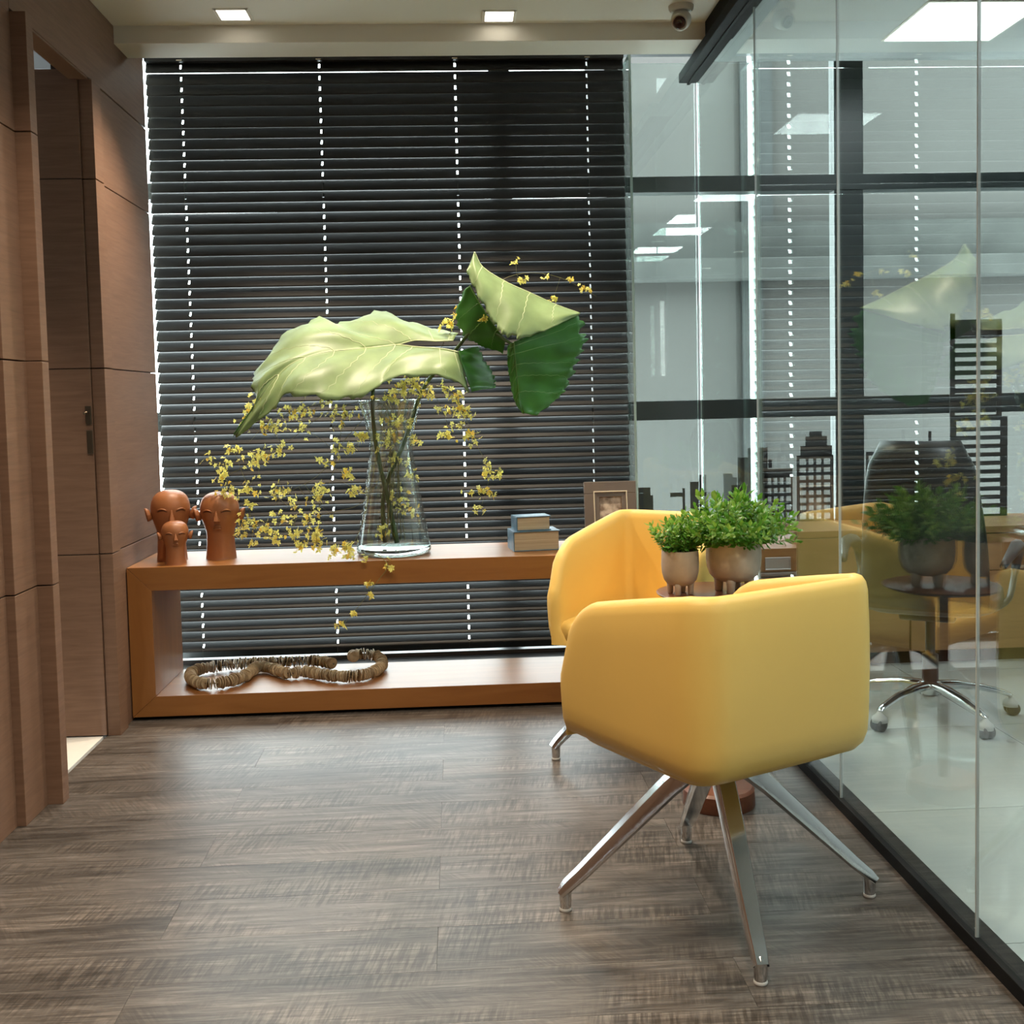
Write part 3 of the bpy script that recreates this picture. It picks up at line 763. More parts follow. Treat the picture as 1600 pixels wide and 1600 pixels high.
# ------------------------------------------------------------------ clay heads
def clay_head(px, py, base_z, wid, hgt, label, seed, turn=0.0):
    t = empty('clay_head', (px, py, base_z), label, 'sculpture', 'terracotta heads on the shelf')
    s = hgt / 0.28; k = wid / 0.165
    prof = [(0.0, 0.0), (0.062, 0.0), (0.064, 0.004), (0.060, 0.05), (0.0575, 0.095), (0.060, 0.12), (0.068, 0.145), (0.0765, 0.170), (0.0815, 0.195), (0.082, 0.215), (0.078, 0.236), (0.068, 0.256), (0.050, 0.271), (0.027, 0.279), (0.0, 0.281)]
    q = smooth_path([(r, z, 0) for r, z in prof], 44)
    pr = [(max(0, v.x) * k, v.y * s) for v in q]; pr[0] = (0, 0); pr[-1] = (0, 0.281 * s)
    MB().lathe(pr, (0, 0, 0), 40, sy=0.96).build('head', M_CLAY, t, smooth=True, world=False, weld=1e-5)
    def surf(ang, z):
        best = min(range(len(pr) - 1), key=lambda i: abs(pr[i][1] - z)); r = pr[best][0]
        return Vector((r * math.sin(ang), -0.96 * r * math.cos(ang), z))
    # nose: wedge widening downward
    zt, zn = 0.206 * s, 0.160 * s
    a, b = surf(0, zt), surf(0, zn)
    mb = MB()
    w0, w1, pj = 0.006 * k, 0.0165 * k, 0.025 * k
    mb.v += [tuple(a + Vector((-w0, .004, 0))), tuple(a + Vector((w0, .004, 0))), tuple(a + Vector((0, -.003 * k, 0))),
             tuple(b + Vector((-w1, .005, 0))), tuple(b + Vector((w1, .005, 0))), tuple(b + Vector((w1 * .55, -pj, .004 * s))), tuple(b + Vector((-w1 * .55, -pj, .004 * s)))]
    for f in ((0, 2, 6, 3), (2, 5, 6), (2, 1, 4, 5), (3, 6, 5, 4), (0, 1, 2), (0, 3, 4, 1)): mb.face(f)
    mb.build('nose', M_CLAY, t, world=False, bevel=0.0015)
    for sg in (-1, 1):
        # half closed eye: lid ridge over a tube coloured as the slit's shade
        arc = [surf(sg * (0.22 + 0.095 * i), (0.203 + 0.007 * math.sin(PI * i / 6)) * s) + Vector((0, -0.0012, 0)) for i in range(7)]
        e = MB().tube(arc, [0.0008, .0026 * k, .0034 * k, .0036 * k, .0034 * k, .0026 * k, 0.0008], 8).build('eyelid', M_CLAY, t, smooth=True, world=False)
        slit = [p + Vector((0, 0.0002, -0.0052 * s)) for p in arc]
        MB().tube(slit, [0.0005, .0014, .0018, .0018, .0018, .0014, 0.0005], 6).build('eye_slit', M_CLAYDARK, t, smooth=True, world=False)
        # ear: tilted cup
        c = surf(sg * 1.5, 0.186 * s); rows = []
        for (rr, dep) in ((0.002, 0.005), (0.013, 0.008), (0.021, 0.016), (0.0255, 0.023), (0.0245, 0.012), (0.018, 0.0), (0.006, -0.005)):
            ring = []
            for j in range(19):
                th = 2 * PI * j / 18
                ring.append(c + Vector((sg * (dep * 0.9 + 0.003) * k + sg * 0.006 * k * math.sin(th), -rr * 0.75 * math.cos(th) * k, rr * math.sin(th) * 1.05 * s)))
            rows.append(ring)
        MB().grid(rows).build('ear', M_CLAY, t, smooth=True, world=False)
    for dz, r in ((0.0, 0.0048), (-0.0088, 0.0055)):
        lip = [surf(-0.26 + 0.52 * i / 6, (0.139 + dz) * s + 0.0018 * s * math.sin(PI * i / 6)) + Vector((0, -0.001, 0)) for i in range(7)]
        MB().tube(lip, [0.001] + [r * k] * 5 + [0.001], 8).build('lip', M_CLAY, t, smooth=True, world=False)
    t.rotation_euler = (0, 0, turn)
    return t
clay_head(-0.985, 4.655, STOP, 0.160, 0.278, 'large clay head standing closest to the flower vase', 1, 0.02)
clay_head(-1.183, 4.645, STOP, 0.158, 0.292, 'large clay head next to the wooden wall, behind the small one', 2, 0.30)
clay_head(-1.138, 4.522, STOP, 0.107, 0.176, 'small clay head in front of two larger ones', 3, 0.28)

# ------------------------------------------------------------------ disc garland on the lower board
gpx = [(1190, 1035), (1100, 1008), (950, 1006), (820, 1010), (700, 1026), (560, 1046), (440, 1068), (408, 1100), (450, 1135), (560, 1138), (690, 1105), (775, 1050), (850, 1058), (940, 1085), (1030, 1075), (1130, 1092), (1260, 1102), (1380, 1085), (1448, 1040), (1430, 1000), (1360, 990), (1295, 1014), (1300, 1045)]
DR = 0.0265
gp = []
for i, (u, v) in enumerate(gpx):
    p = atz(180 + u / 3.478, 740 + v / 3.478, LOWZ + DR + 0.002)
    p.y = min(max(p.y, 4.50), 4.86)
    gp.append(p)
for i in (1, 2, 3): gp[i].y = max(gp[i].y, 4.83)
for i in (20, 21): gp[i].z += 0.022
gp[22].z += 0.04
gp[19].z += 0.010
garl = empty('disc_garland', (gp[10].x, gp[10].y, LOWZ), 'coiled garland of brown shell discs on the lower board', 'garland')
path = smooth_path(gp, 3200)
tot = sum((path[i + 1] - path[i]).length for i in range(3199)); step = tot / 262
MB().tube(path[::32], 0.003, 5).build('thread', M_THREAD, garl)
dm = MB().lathe([(0.004, -0.0013), (DR - 0.001, -0.0013), (DR, 0.0), (DR - 0.001, 0.0013), (0.004, 0.0013), (0.004, -0.0013)], (0, 0, 0), 14).mesh('disc', M_DISC, None, smooth=False)
acc = 0.0
for i in range(3199):
    seg = (path[i + 1] - path[i]); acc += seg.length
    if acc >= step:
        acc -= step
        d = seg.normalized() + Vector((random.uniform(-.3, .3), random.uniform(-.3, .3), random.uniform(-.25, .25)))
        s = random.uniform(0.82, 1.05)
        piece('disc', dm, garl, path[i] - garl.location, rot=d.to_track_quat('Z', 'Y').to_euler(), scale=(s, s, 1))

# ------------------------------------------------------------------ books
def book(x, y, z, w, d, h, rz, label):
    t = empty('book', (x, y, z), label, 'book', 'stacked blue books on the shelf', rz)
    c = 0.004
    MB().box(-w / 2, w / 2, -d / 2, d / 2, 0, c).box(-w / 2, w / 2, -d / 2, d / 2, h - c, h).box(-w / 2, -w / 2 + c, -d / 2, d / 2, c, h - c).build('cover', M_NAVY, t, world=False, bevel=0.0012)
    MB().box(-w / 2 + c, w / 2 - 0.006, -d / 2 + 0.005, d / 2 - 0.005, c, h - c).build('pages', M_PAGES, t, world=False)
    return t
book(0.318, 4.672, STOP, 0.198, 0.15, 0.083, math.radians(7), 'thick blue book lying at the bottom of the pile')
book(0.308, 4.668, STOP + 0.083, 0.148, 0.105, 0.060, math.radians(10), 'smaller blue book lying on top of the pile')

# ------------------------------------------------------------------ picture frame
fr = empty('picture_frame', (0.668, 4.80, STOP), 'taupe picture frame with a cream bead behind the yellow chair', 'picture frame')
fw, fh = 0.228, 0.262
tiltm = Matrix.Translation(Vector((0.668, 4.80, STOP + 0.004))) @ Matrix.Rotation(math.radians(-9), 4, 'X')
def tilted(mb):
    mb.v = [tuple(tiltm @ Vector(p)) for p in mb.v]; return mb
def ringbox(mb, x0, x1, z0, z1, w, y0, y1):
    mb.box(x0, x1, y0, y1, z0, z0 + w); mb.box(x0, x1, y0, y1, z1 - w, z1); mb.box(x0, x0 + w, y0, y1, z0 + w, z1 - w); mb.box(x1 - w, x1, y0, y1, z0 + w, z1 - w); return mb
tilted(ringbox(MB(), -fw / 2, fw / 2, 0, fh, 0.052, -0.010, 0.012)).build('frame', M_TAUPE, fr, bevel=0.002)
tilted(ringbox(MB(), -0.074, 0.074, 0.042, fh - 0.042, 0.005, -0.014, -0.008)).build('bead', M_CREAM, fr, bevel=0.0015)
tilted(ringbox(MB(), -0.066, 0.066, 0.05, fh - 0.05, 0.017, -0.008, 0.004)).build('mat_board', M_TAUPE, fr, bevel=0.001)
m, N, L, P = newmat('faded_sepia_print')
tc = N.new('ShaderNodeTexCoord'); nn = N.new('ShaderNodeTexNoise'); nn.inputs['Scale'].default_value = 26; nn.inputs['Detail'].default_value = 3
rr = N.new('ShaderNodeValToRGB'); rr.color_ramp.elements[0].position = .4; rr.color_ramp.elements[1].position = .6
rr.color_ramp.elements[0].color = (.25, .17, .12, 1); rr.color_ramp.elements[1].color = (.62, .5, .4, 1)
L.new(tc.outputs['Object'], nn.inputs['Vector']); L.new(nn.outputs['Fac'], rr.inputs['Fac']); L.new(rr.outputs['Color'], P.inputs['Base Color']); P.inputs['Roughness'].default_value = .3
tilted(MB().box(-0.05, 0.05, 0.002, 0.006, 0.06, fh - 0.06)).build('picture', m, fr)
tilted(MB().bar((0, 0.012, 0.17), (0, 0.075, 0.006), 0.04, 0.004)).build('easel_back', M_TAUPE, fr)

# ------------------------------------------------------------------ vase
VX, VY = -0.270, 4.655
vase = empty('glass_vase', (VX, VY, STOP), 'tall clear glass vase with a narrow waist on the shelf', 'vase')
outer = smooth_path([(0.138, 0.0, 0), (0.1545, 0.012, 0), (0.150, 0.05, 0), (0.135, 0.14, 0), (0.118, 0.24, 0), (0.100, 0.36, 0), (0.090, 0.44, 0), (0.094, 0.50, 0), (0.112, 0.575, 0), (0.132, 0.638, 0)], 60)
inner = [(v.x - 0.0042, v.y) for v in outer if v.y > 0.034]
wall_p = [(v.x, v.y) for v in outer if v.y > 0.030]
prof = wall_p + [(wall_p[-1][0] - 0.002, wall_p[-1][1] + 0.003)] + [(r - 0.004, z) for r, z in reversed(wall_p)] + [wall_p[0]]
MB().lathe(prof, (VX, VY, STOP + 0.0008), 64).build('vase_glass', M_VASE, vase, smooth=True, weld=1e-6)
base_p = [(0.0, 0.0)] + [(v.x, v.y) for v in outer if v.y <= 0.030] + [(wall_p[0][0] - 0.001, 0.0305), (0.0, 0.0285)]
MB().lathe(base_p, (VX, VY, STOP + 0.0008), 64).build('vase_base', M_VASEBASE, vase, smooth=True, weld=1e-6, sharp=50)

# ------------------------------------------------------------------ elephant ear leaves
def polyline(pts, n):
    return smooth_path(pts, n)
def loft_leaf(mb, rib, edge, n=60, mcols=16, bulge=0.03, ruffle=0.006, nrm=Vector((0, -1, 0.3)), freq=26, seed=0, wave=0.006):
    R_ = smooth_path(rib, n); E_ = smooth_path(edge, n); rows = []
    rnd = random.Random(seed); ph = [rnd.uniform(0, 6.28) for _ in range(4)]
    for i in range(n):
        t = i / (n - 1); row_ = []
        for k in range(mcols):
            s = k / (mcols - 1)
            p = R_[i].lerp(E_[i], s)
            env = math.sin(PI * min(1, max(0, t))) ** 0.5
            p = p + nrm * (bulge * math.sin(PI * s) * env)
            p = p + nrm * (ruffle * s ** 3 * (math.sin(freq * t + ph[0]) + 0.6 * math.sin(freq * 2.3 * t + ph[1])))
            p = p + nrm * (wave * math.sin(PI * s) * math.sin(freq * 0.9 * (t - 0.25 * s) + ph[2]))
            if k == mcols - 1:
                p = p + (E_[i] - R_[i]) * (0.085 * abs(math.sin(freq * 1.1 * t + ph[3])) - 0.04 + rnd.uniform(-.045, .045))
            row_.append(p)
        rows.append(row_)
    mb.grid(rows)
    return rows
def leaf_blade(name, parent, halves, mats, veins, thick=0.0016, **kw):
    mb = MB(); vm = MB()
    for i, (rib, edge) in enumerate(halves):
        rows = loft_leaf(mb, rib, edge, seed=i + len(name), **kw)
        n = len(rows)
        for t in veins:
            a = int(t * (n - 1)); pts = []
            m_ = len(rows[0])
            for k in range(0, m_ - 1):
                q = min(n - 1, max(0, a + int(k * 0.45 * (1 if t > 0.2 else -0.2))))
                pts.append(Vector(rows[q][k]))
            vm.tube(pts, [0.0017 * (1 - 0.8 * k / len(pts)) for k in range(len(pts))], 5)
        vm.tube([Vector(r[0]) for r in rows], [0.0034 * (1 - 0.8 * k / n) for k in range(n)], 6)
    me = mb.mesh(name, mats, parent.location, smooth=True)
    # keep winding consistent: side seen from the corridor is slot 0
    bm = bmesh.new(); bm.from_mesh(me); bmesh.ops.remove_doubles(bm, verts=bm.verts, dist=0.0005)
    bmesh.ops.recalc_face_normals(bm, faces=bm.faces); bm.normal_update()
    if sum(f.normal.y * f.calc_area() for f in bm.faces) > 0: bmesh.ops.reverse_faces(bm, faces=bm.faces)
    bm.to_mesh(me); bm.free()
    me.polygons.foreach_set('use_smooth', [True] * len(me.polygons))
    o = bpy.data.objects.new(name, me); COL.objects.link(o); o.parent = parent
    s = o.modifiers.new('thickness', 'SOLIDIFY'); s.thickness = thick; s.offset = -1; s.material_offset = 1 if len(mats) > 1 else 0; s.material_offset_rim = 0
    return o, vm
A = at
# first leaf: broad, arching to the left, pale underside towards us
l1 = empty('elephant_ear_leaf', (VX, VY, STOP + 0.03), 'broad pale green elephant ear leaf arching left over the vase', 'leaf', 'elephant ear leaves in the vase')
mid1 = [A(617, 539, 4.62), A(560, 545, 4.62), A(500, 552, 4.61), A(450, 572, 4.58), A(412, 615, 4.55), A(366, 678, 4.52)]
up_rib = [A(708, 532, 4.66), A(680, 533, 4.65), A(648, 532, 4.63)] + mid1
up_edge = [A(716, 519, 4.74), A(680, 514, 4.78), A(640, 503, 4.80), A(590, 486, 4.82), A(532, 507, 4.80), A(500, 497, 4.78), A(450, 522, 4.74), A(405, 572, 4.66), A(393, 600, 4.60), A(400, 628, 4.56), A(364, 682, 4.52)]
lo_rib = [A(716, 550, 4.60), A(690, 545, 4.60), A(650, 542, 4.61)] + mid1
lo_edge = [A(734, 612, 4.56), A(705, 592, 4.50), A(660, 586, 4.47), A(612, 590, 4.44), A(580, 612, 4.42), A(540, 622, 4.42), A(490, 618, 4.43), A(445, 616, 4.46), A(428, 640, 4.49), A(400, 660, 4.51), A(369, 684, 4.52)]
o1, v1 = leaf_blade('blade', l1, [(up_rib, up_edge), (lo_rib, lo_edge)], [M_BIGUNDER, M_BIGTOP], (0.05, 0.14, 0.28, 0.38, 0.48, 0.58, 0.68, 0.8), bulge=0.022, ruffle=0.007)
v1.build('veins', M_VEIN, l1, smooth=True)
# back lobe hanging behind, dark upper side
lobe_rib = [A(716, 548, 4.60), A(722, 570, 4.58), A(733, 600, 4.57), A(737, 612, 4.57)]
lobe_edge = [A(748, 541, 4.66), A(756, 562, 4.68), A(770, 585, 4.70), A(774, 606, 4.70)]
o1b, v1b = leaf_blade('folded_lobe', l1, [(lobe_rib, lobe_edge)], [M_BIGTOP, M_BIGUNDER], (0.3, 0.7), bulge=0.01, ruffle=0.002)
st = [Vector((VX + 0.015, VY - 0.02, STOP + 0.045)), A(606, 780, 4.655), A(590, 710, 4.64), A(583, 655, 4.63), A(584, 600, 4.63), A(600, 560, 4.63), A(618, 541, 4.625)]
MB().tube(smooth_path(st, 30), [0.0105 - 0.004 * i / 29 for i in range(30)], 10).build('petiole', M_PETIOLE, l1, smooth=True)
# second leaf: bright folded cone with green faces
l2 = empty('elephant_ear_leaf', (VX + 0.02, VY, STOP + 0.03), 'folded elephant ear leaf standing higher on the right', 'leaf', 'elephant ear leaves in the vase')
ridge = [A(741, 394, 4.62), A(755, 418, 4.64), A(790, 440, 4.66), A(830, 458, 4.67), A(870, 476, 4.67), A(907, 489, 4.65)]
front = [A(729, 424, 4.56), A(742, 452, 4.54), A(762, 488, 4.50), A(788, 522, 4.47), A(830, 524, 4.49), A(905, 492, 4.63)]
o2, v2 = leaf_blade('pale_fold', l2, [(ridge, front)], [M_BIGUNDER, M_BIGTOP], (0.2, 0.4, 0.6, 0.8), bulge=0.03, ruffle=0.005, freq=18)
v2.build('veins', M_VEIN, l2, smooth=True)
gr_rib = [A(803, 534, 4.52), A(805, 560, 4.53), A(808, 590, 4.55), A(812, 622, 4.57), A(820, 646, 4.58)]
gr_edge = [A(906, 492, 4.66), A(911, 540, 4.70), A(895, 575, 4.70), A(880, 612, 4.69), A(838, 650, 4.62)]
gl_edge = [A(793, 540, 4.54), A(793, 566, 4.56), A(797, 596, 4.58), A(803, 624, 4.59), A(815, 646, 4.585)]
o3, v3 = leaf_blade('green_blade', l2, [(gr_rib, gr_edge), (gr_rib, gl_edge)], [M_BIGTOP, M_BIGUNDER], (0.08, 0.2, 0.34, 0.5, 0.68), bulge=0.012, ruffle=0.006, freq=24)
v3.build('veins', M_VEINTOP, l2, smooth=True)
ll_rib = [A(734, 446, 4.60), A(752, 478, 4.58), A(770, 505, 4.56), A(790, 532, 4.55)]
ll_edge = [A(724, 455, 4.62), A(713, 495, 4.64), A(732, 530, 4.63), A(786, 552, 4.60)]
o4, v4 = leaf_blade('green_lobe', l2, [(ll_rib, ll_edge)], [M_BIGTOP, M_BIGUNDER], (0.3, 0.55, 0.8), bulge=0.012, ruffle=0.004, freq=14)
v4.build('veins', M_VEINTOP, l2, smooth=True)
st2 = [Vector((VX - 0.04, VY + 0.02, STOP + 0.045)), A(600, 770, 4.67), A(632, 690, 4.66), A(660, 610, 4.66), A(690, 570, 4.68), A(716, 542, 4.66), A(735, 520, 4.62), A(765, 516, 4.58), A(792, 533, 4.54), A(803, 540, 4.53)]
MB().tube(smooth_path(st2, 44), [0.0095 - 0.004 * i / 43 for i in range(44)], 10).build('petiole', M_PETIOLE, l2, smooth=True)

# ------------------------------------------------------------------ yellow blossom sprays
def blossom_mesh(name, mat, seed):
    rnd = random.Random(seed); mb = MB()
    for k in range(5):
        a = 2 * PI * k / 5 + rnd.uniform(-.2, .2); L_ = rnd.uniform(0.8, 1.15) * (1.35 if k == 0 else 1)
        d = Vector((math.cos(a), math.sin(a), rnd.uniform(-.1, .55))); s = Vector((-math.sin(a), math.cos(a), 0)) * 0.36
        b = len(mb.v)
        for q in (Vector((0, 0, 0)), d * 0.55 * L_ + s, d * L_, d * 0.55 * L_ - s): mb.v.append(tuple(q))
        mb.face((b, b + 1, b + 2)); mb.face((b, b + 2, b + 3))
    return mb.mesh(name, mat)
BV = [blossom_mesh('blossom', M_BLOOM, 1), blossom_mesh('blossom', M_BLOOM, 2), blossom_mesh('blossom', M_BLOOM, 3), blossom_mesh('blossom', M_BLOOM2, 4)]
mouth = A(618, 632, 4.655)
def spray(pts, clusters, label, start=None, seed=0, size=0.0128):
    rnd = random.Random(seed)
    base = start or Vector((VX + rnd.uniform(-.05, .05), VY + rnd.uniform(-.04, .04), STOP + 0.05))
    t = empty('flower_spray', base, label, 'flowers', 'yellow blossom sprays in the vase')
    P_ = [A(*p) for p in pts]
    lead = [] if start else [base, base.lerp(mouth, 0.55) + Vector((rnd.uniform(-.02, .02), 0, 0)), mouth + Vector((rnd.uniform(-.06, .06), rnd.uniform(-.04, .04), 0))]
    line = smooth_path(lead + P_, 36)
    mb = MB(); mb.tube(line, [0.0016 - 0.001 * i / 35 for i in range(36)], 5)
    fl = []
    for (cx, cy, cY, n, sp) in clusters:
        c = A(cx, cy, cY)
        j = min(range(8 if not start else 0, 36), key=lambda i: (line[i] - c).length)
        midp = line[j].lerp(c, 0.5) + Vector((0, 0, rnd.uniform(-.006, .012)))
        mb.tube(smooth_path([line[j], midp, c], 6), 0.0008, 4)
        for k in range(int(n * 1.9)):
            q = c + Vector((rnd.gauss(0, sp * 1.4), rnd.gauss(0, sp), rnd.gauss(0, sp * 1.1)))
            if q.z < STOP + 0.006 and q.y > SY0 - 0.01: q.z = STOP + 0.008
            mb.tube([c, c.lerp(q, 0.5) + Vector((0, 0, .003)), q], 0.0005, 3)
            fl.append(q)
    mb.build('stem', M_STEM, t)
    for q in fl:
        s = size * rnd.uniform(0.6, 1.15)
        piece('blossom', BV[rnd.choice((0, 0, 1, 1, 2, 2, 3))], t, q - base, rot=(rnd.uniform(0, 3), rnd.uniform(0, 3), rnd.uniform(0, 6)), scale=(s, s, s))
    return t
spray([(540, 622, 4.60), (470, 640, 4.58), (420, 660, 4.56), (390, 690, 4.55)], [(470, 640, 4.58, 10, .022), (452, 645, 4.57, 8, .018), (420, 668, 4.56, 9, .018), (395, 630, 4.55, 6, .014), (380, 655, 4.55, 7, .016), (500, 632, 4.6, 6, .02)],
      'yellow blossom spray just under the drooping leaf tip', seed=1)
spray([(520, 640, 4.63), (450, 690, 4.62), (400, 720, 4.60), (350, 745, 4.6)], [(405, 715, 4.6, 22, .020), (435, 705, 4.61, 10, .016), (365, 705, 4.6, 8, .014), (350, 728, 4.6, 9, .014), (330, 715, 4.6, 4, .012), (360, 765, 4.6, 12, .017), (345, 745, 4.6, 8, .015), (390, 762, 4.6, 9, .016), (420, 668, 4.6, 10, .014)],
      'yellow blossom spray hanging low above the clay heads', seed=2)
spray([(548, 640, 4.7), (530, 690, 4.7), (520, 740, 4.72), (505, 775, 4.72)], [(540, 650, 4.7, 14, .020), (525, 640, 4.7, 8, .018), (568, 682, 4.62, 9, .012), (525, 700, 4.7, 7, .016), (508, 720, 4.7, 5, .014), (545, 740, 4.68, 8, .013), (555, 765, 4.66, 9, .013), (505, 765, 4.72, 9, .018), (490, 775, 4.72, 6, .014), (552, 700, 4.66, 7, .012)],
      'yellow blossom spray falling along the left side of the vase', seed=3)
spray([(545, 680, 4.76), (500, 740, 4.80), (450, 770, 4.82), (430, 790, 4.82)], [(440, 765, 4.82, 12, .018), (430, 775, 4.82, 6, .016), (455, 793, 4.82, 5, .013), (500, 790, 4.80, 5, .016), (490, 805, 4.8, 4, .012), (470, 668, 4.8, 9, .03)],
      'thin yellow blossom spray behind the others close to the blind', seed=4)
spray([(580, 770, 4.56), (520, 800, 4.55), (450, 812, 4.55), (380, 815, 4.55)], [(400, 822, 4.55, 11, .015), (415, 828, 4.55, 9, .014), (440, 810, 4.55, 6, .013), (385, 812, 4.56, 7, .014), (430, 840, 4.54, 7, .013), (460, 822, 4.55, 6, .014), (480, 812, 4.56, 7, .014), (500, 830, 4.55, 5, .012), (380, 835, 4.56, 6, .012), (395, 847, 4.55, 4, .011), (390, 790, 4.56, 4, .010)],
      'yellow blossom spray reaching left towards the large clay head', seed=5)
spray([(560, 835, 4.50), (500, 848, 4.50), (460, 838, 4.51), (430, 820, 4.52)], [(500, 850, 4.5, 9, .012), (470, 852, 4.5, 8, .012), (520, 860, 4.49, 8, .010), (545, 850, 4.5, 7, .010), (460, 838, 4.5, 6, .012), (540, 856, 4.5, 5, .010), (495, 836, 4.5, 6, .012)],
      'yellow blossom spray lying over the shelf left of the vase', seed=6)
spray([(690, 605, 4.68), (722, 640, 4.68), (742, 690, 4.68), (765, 735, 4.68), (760, 765, 4.68)], [(712, 622, 4.68, 10, .016), (718, 640, 4.68, 10, .014), (695, 610, 4.68, 8, .018), (730, 650, 4.68, 5, .012), (740, 685, 4.68, 10, .014), (765, 725, 4.68, 6, .012), (778, 738, 4.68, 5, .010), (760, 745, 4.68, 5, .012), (755, 768, 4.68, 6, .012), (768, 772, 4.68, 6, .010), (730, 770, 4.68, 4, .014), (750, 797, 4.68, 4, .010), (720, 665, 4.68, 6, .014)],
      'yellow blossom spray drooping on the right of the vase', seed=7)
spray([(670, 610, 4.72), (695, 650, 4.74), (700, 680, 4.74)], [(695, 680, 4.74, 6, .010), (703, 682, 4.74, 5, .009), (690, 640, 4.74, 5, .012), (645, 600, 4.62, 12, .016), (625, 606, 4.62, 12, .016), (665, 612, 4.64, 8, .016), (605, 620, 4.60, 10, .016)],
      'short yellow blossom spray at the mouth of the vase', seed=8)
spray([(660, 600, 4.72), (700, 525, 4.70), (760, 455, 4.72), (810, 428, 4.74), (870, 432, 4.74), (932, 463, 4.74)], [(702, 505, 4.70, 9, .012), (710, 495, 4.70, 4, .010), (738, 490, 4.62, 4, .008), (806, 408, 4.74, 3, .007), (814, 437, 4.74, 4, .007), (853, 434, 4.74, 3, .006), (865, 465, 4.74, 3, .006), (895, 437, 4.74, 3, .007), (915, 452, 4.74, 5, .009), (755, 500, 4.56, 4, .008)],
      'slender yellow blossom spray rising behind the folded leaf', seed=9)
spray([(590, 866, 4.46), (606, 884, 4.425), (590, 908, 4.42), (566, 940, 4.42), (536, 977, 4.42)], [(606, 886, 4.425, 4, .006), (578, 912, 4.42, 6, .007), (577, 930, 4.42, 4, .005), (553, 958, 4.42, 4, .005), (535, 975, 4.42, 5, .006), (570, 873, 4.455, 4, .008), (548, 868, 4.45, 5, .010)],
      'single yellow blossom twig hanging over the front edge of the shelf', start=A(565, 858, 4.50), seed=10)
spray([(600, 700, 4.66), (610, 660, 4.65), (620, 625, 4.65)], [(605, 690, 4.63, 14, .020), (620, 720, 4.65, 10, .016), (625, 780, 4.66, 12, .018), (640, 800, 4.66, 8, .014), (600, 830, 4.62, 10, .014), (610, 660, 4.64, 12, .020), (635, 660, 4.64, 8, .018), (645, 745, 4.66, 6, .012), (650, 690, 4.66, 6, .01)],
      'bunch of yellow blossom stems standing inside the glass vase', seed=11, size=0.013)

# ------------------------------------------------------------------ office credenza and skyline
CRX0, CRX1, CRY0, CRY1, CRZ = 1.20, 4.55, 4.90, 5.36, 0.625
cred = empty('office_credenza', (2.6, 5.13, 0), 'low brown office credenza under the window behind the glass', 'cabinet')
MB().box(CRX0, CRX1, CRY0 + 0.02, CRY1, 0.06, CRZ - 0.03).build('carcass', M_CREDENZA, cred)
MB().box(CRX0, CRX1, CRY0, CRY1 + 0.02, CRZ - 0.03, CRZ).build('top_board', M_CREDENZA, cred, bevel=0.002)
MB().box(CRX0 + 0.02, CRX1 - .02, CRY0 + 0.05, CRY1 - 0.02, 0.0, 0.06).build('plinth', M_BLACK, cred)
for k in range(4):
    a = CRX0 + 0.005 + k * 0.8375; b = a + 0.828
    d = MB().box(a, b, CRY0 + 0.002, CRY0 + 0.02, 0.425, CRZ - 0.034).build('drawer', M_CREDENZA, cred, bevel=0.002)
    hx = a + 0.225
    ringbox(MB(), hx - 0.058, hx + 0.058, 0.455, 0.513, 0.006, CRY0 - 0.004, CRY0 + 0.004).box(hx - 0.053, hx + 0.053, CRY0 - 0.001, CRY0 + 0.003, 0.460, 0.508).build('recessed_handle', M_STEEL, d, bevel=0.001)
    d2 = MB().box(a, b, CRY0 + 0.002, CRY0 + 0.02, 0.065, 0.421).build('door', M_CREDENZA, cred, bevel=0.002)
    MB().box(hx + 0.3, hx + 0.45, CRY0 - 0.012, CRY0 + 0.004, 0.36, 0.372).build('bar_handle', M_STEEL, d2, bevel=0.001)
ledge = MB().box(0.845, 1.198, 5.14, 5.40, 0.56, CRZ).build('window_ledge', M_CREDENZA); tag(ledge, kind='structure')

sky = empty('skyline_cutout', (1.9, 5.30, CRZ), 'black cut-out city skyline standing along the office window', 'decoration')
SKY_Y = 5.30
def P2X(px_, py_): p = at(px_, py_, SKY_Y); return p.x, p.z
def building(x0, x1, y_top, grid_spec=None, extra=(), base=True):
    """flat metal building: x0,x1,y_top in photograph pixels; grid_spec = list of window rects"""
    mb = MB(); X0, Zt = P2X(x0, y_top); X1, _ = P2X(x1, y_top)
    zb = CRZ
    y0, y1 = SKY_Y - 0.002, SKY_Y + 0.002
    if not grid_spec:
        mb.box(X0, X1, y0, y1, zb, Zt)
    else:
        # grid_spec: (x margins, window columns, rows, top offset, window height, gap)
        gx0, gx1, nc, zr0, zr1, nr, fillx, fillz = grid_spec
        A0, B1 = P2X(gx0, zr0); A1, B0 = P2X(gx1, zr1)
        B0 = max(B0, zb + 0.01)
        mb.box(X0, A0, y0, y1, zb, Zt); mb.box(A1, X1, y0, y1, zb, Zt); mb.box(A0, A1, y0, y1, B1, Zt); mb.box(A0, A1, y0, y1, zb, B0)
        cw = (A1 - A0) / nc; ch = (B1 - B0) / nr
        for c in range(1, nc):
            xx = A0 + c * cw; h = cw * (1 - fillx) / 2
            mb.box(xx - h, xx + h, y0, y1, B0, B1)
        for r in range(1, nr):
            zz = B0 + r * ch; h = ch * (1 - fillz) / 2
            for c in range(nc):
                g_ = cw * (1 - fillx) / 2
                mb.box(A0 + c * cw + (g_ if c else 0), A0 + (c + 1) * cw - (g_ if c < nc - 1 else 0), y0, y1, zz - h, zz + h)
    for (ex0, ex1, ey0, ey1) in extra:
        a, zt_ = P2X(ex0, ey0); b, zb_ = P2X(ex1, ey1)
        mb.box(a, b, y0, y1, zb_, zt_)
    return mb.build('building', M_SKYLINE, sky)
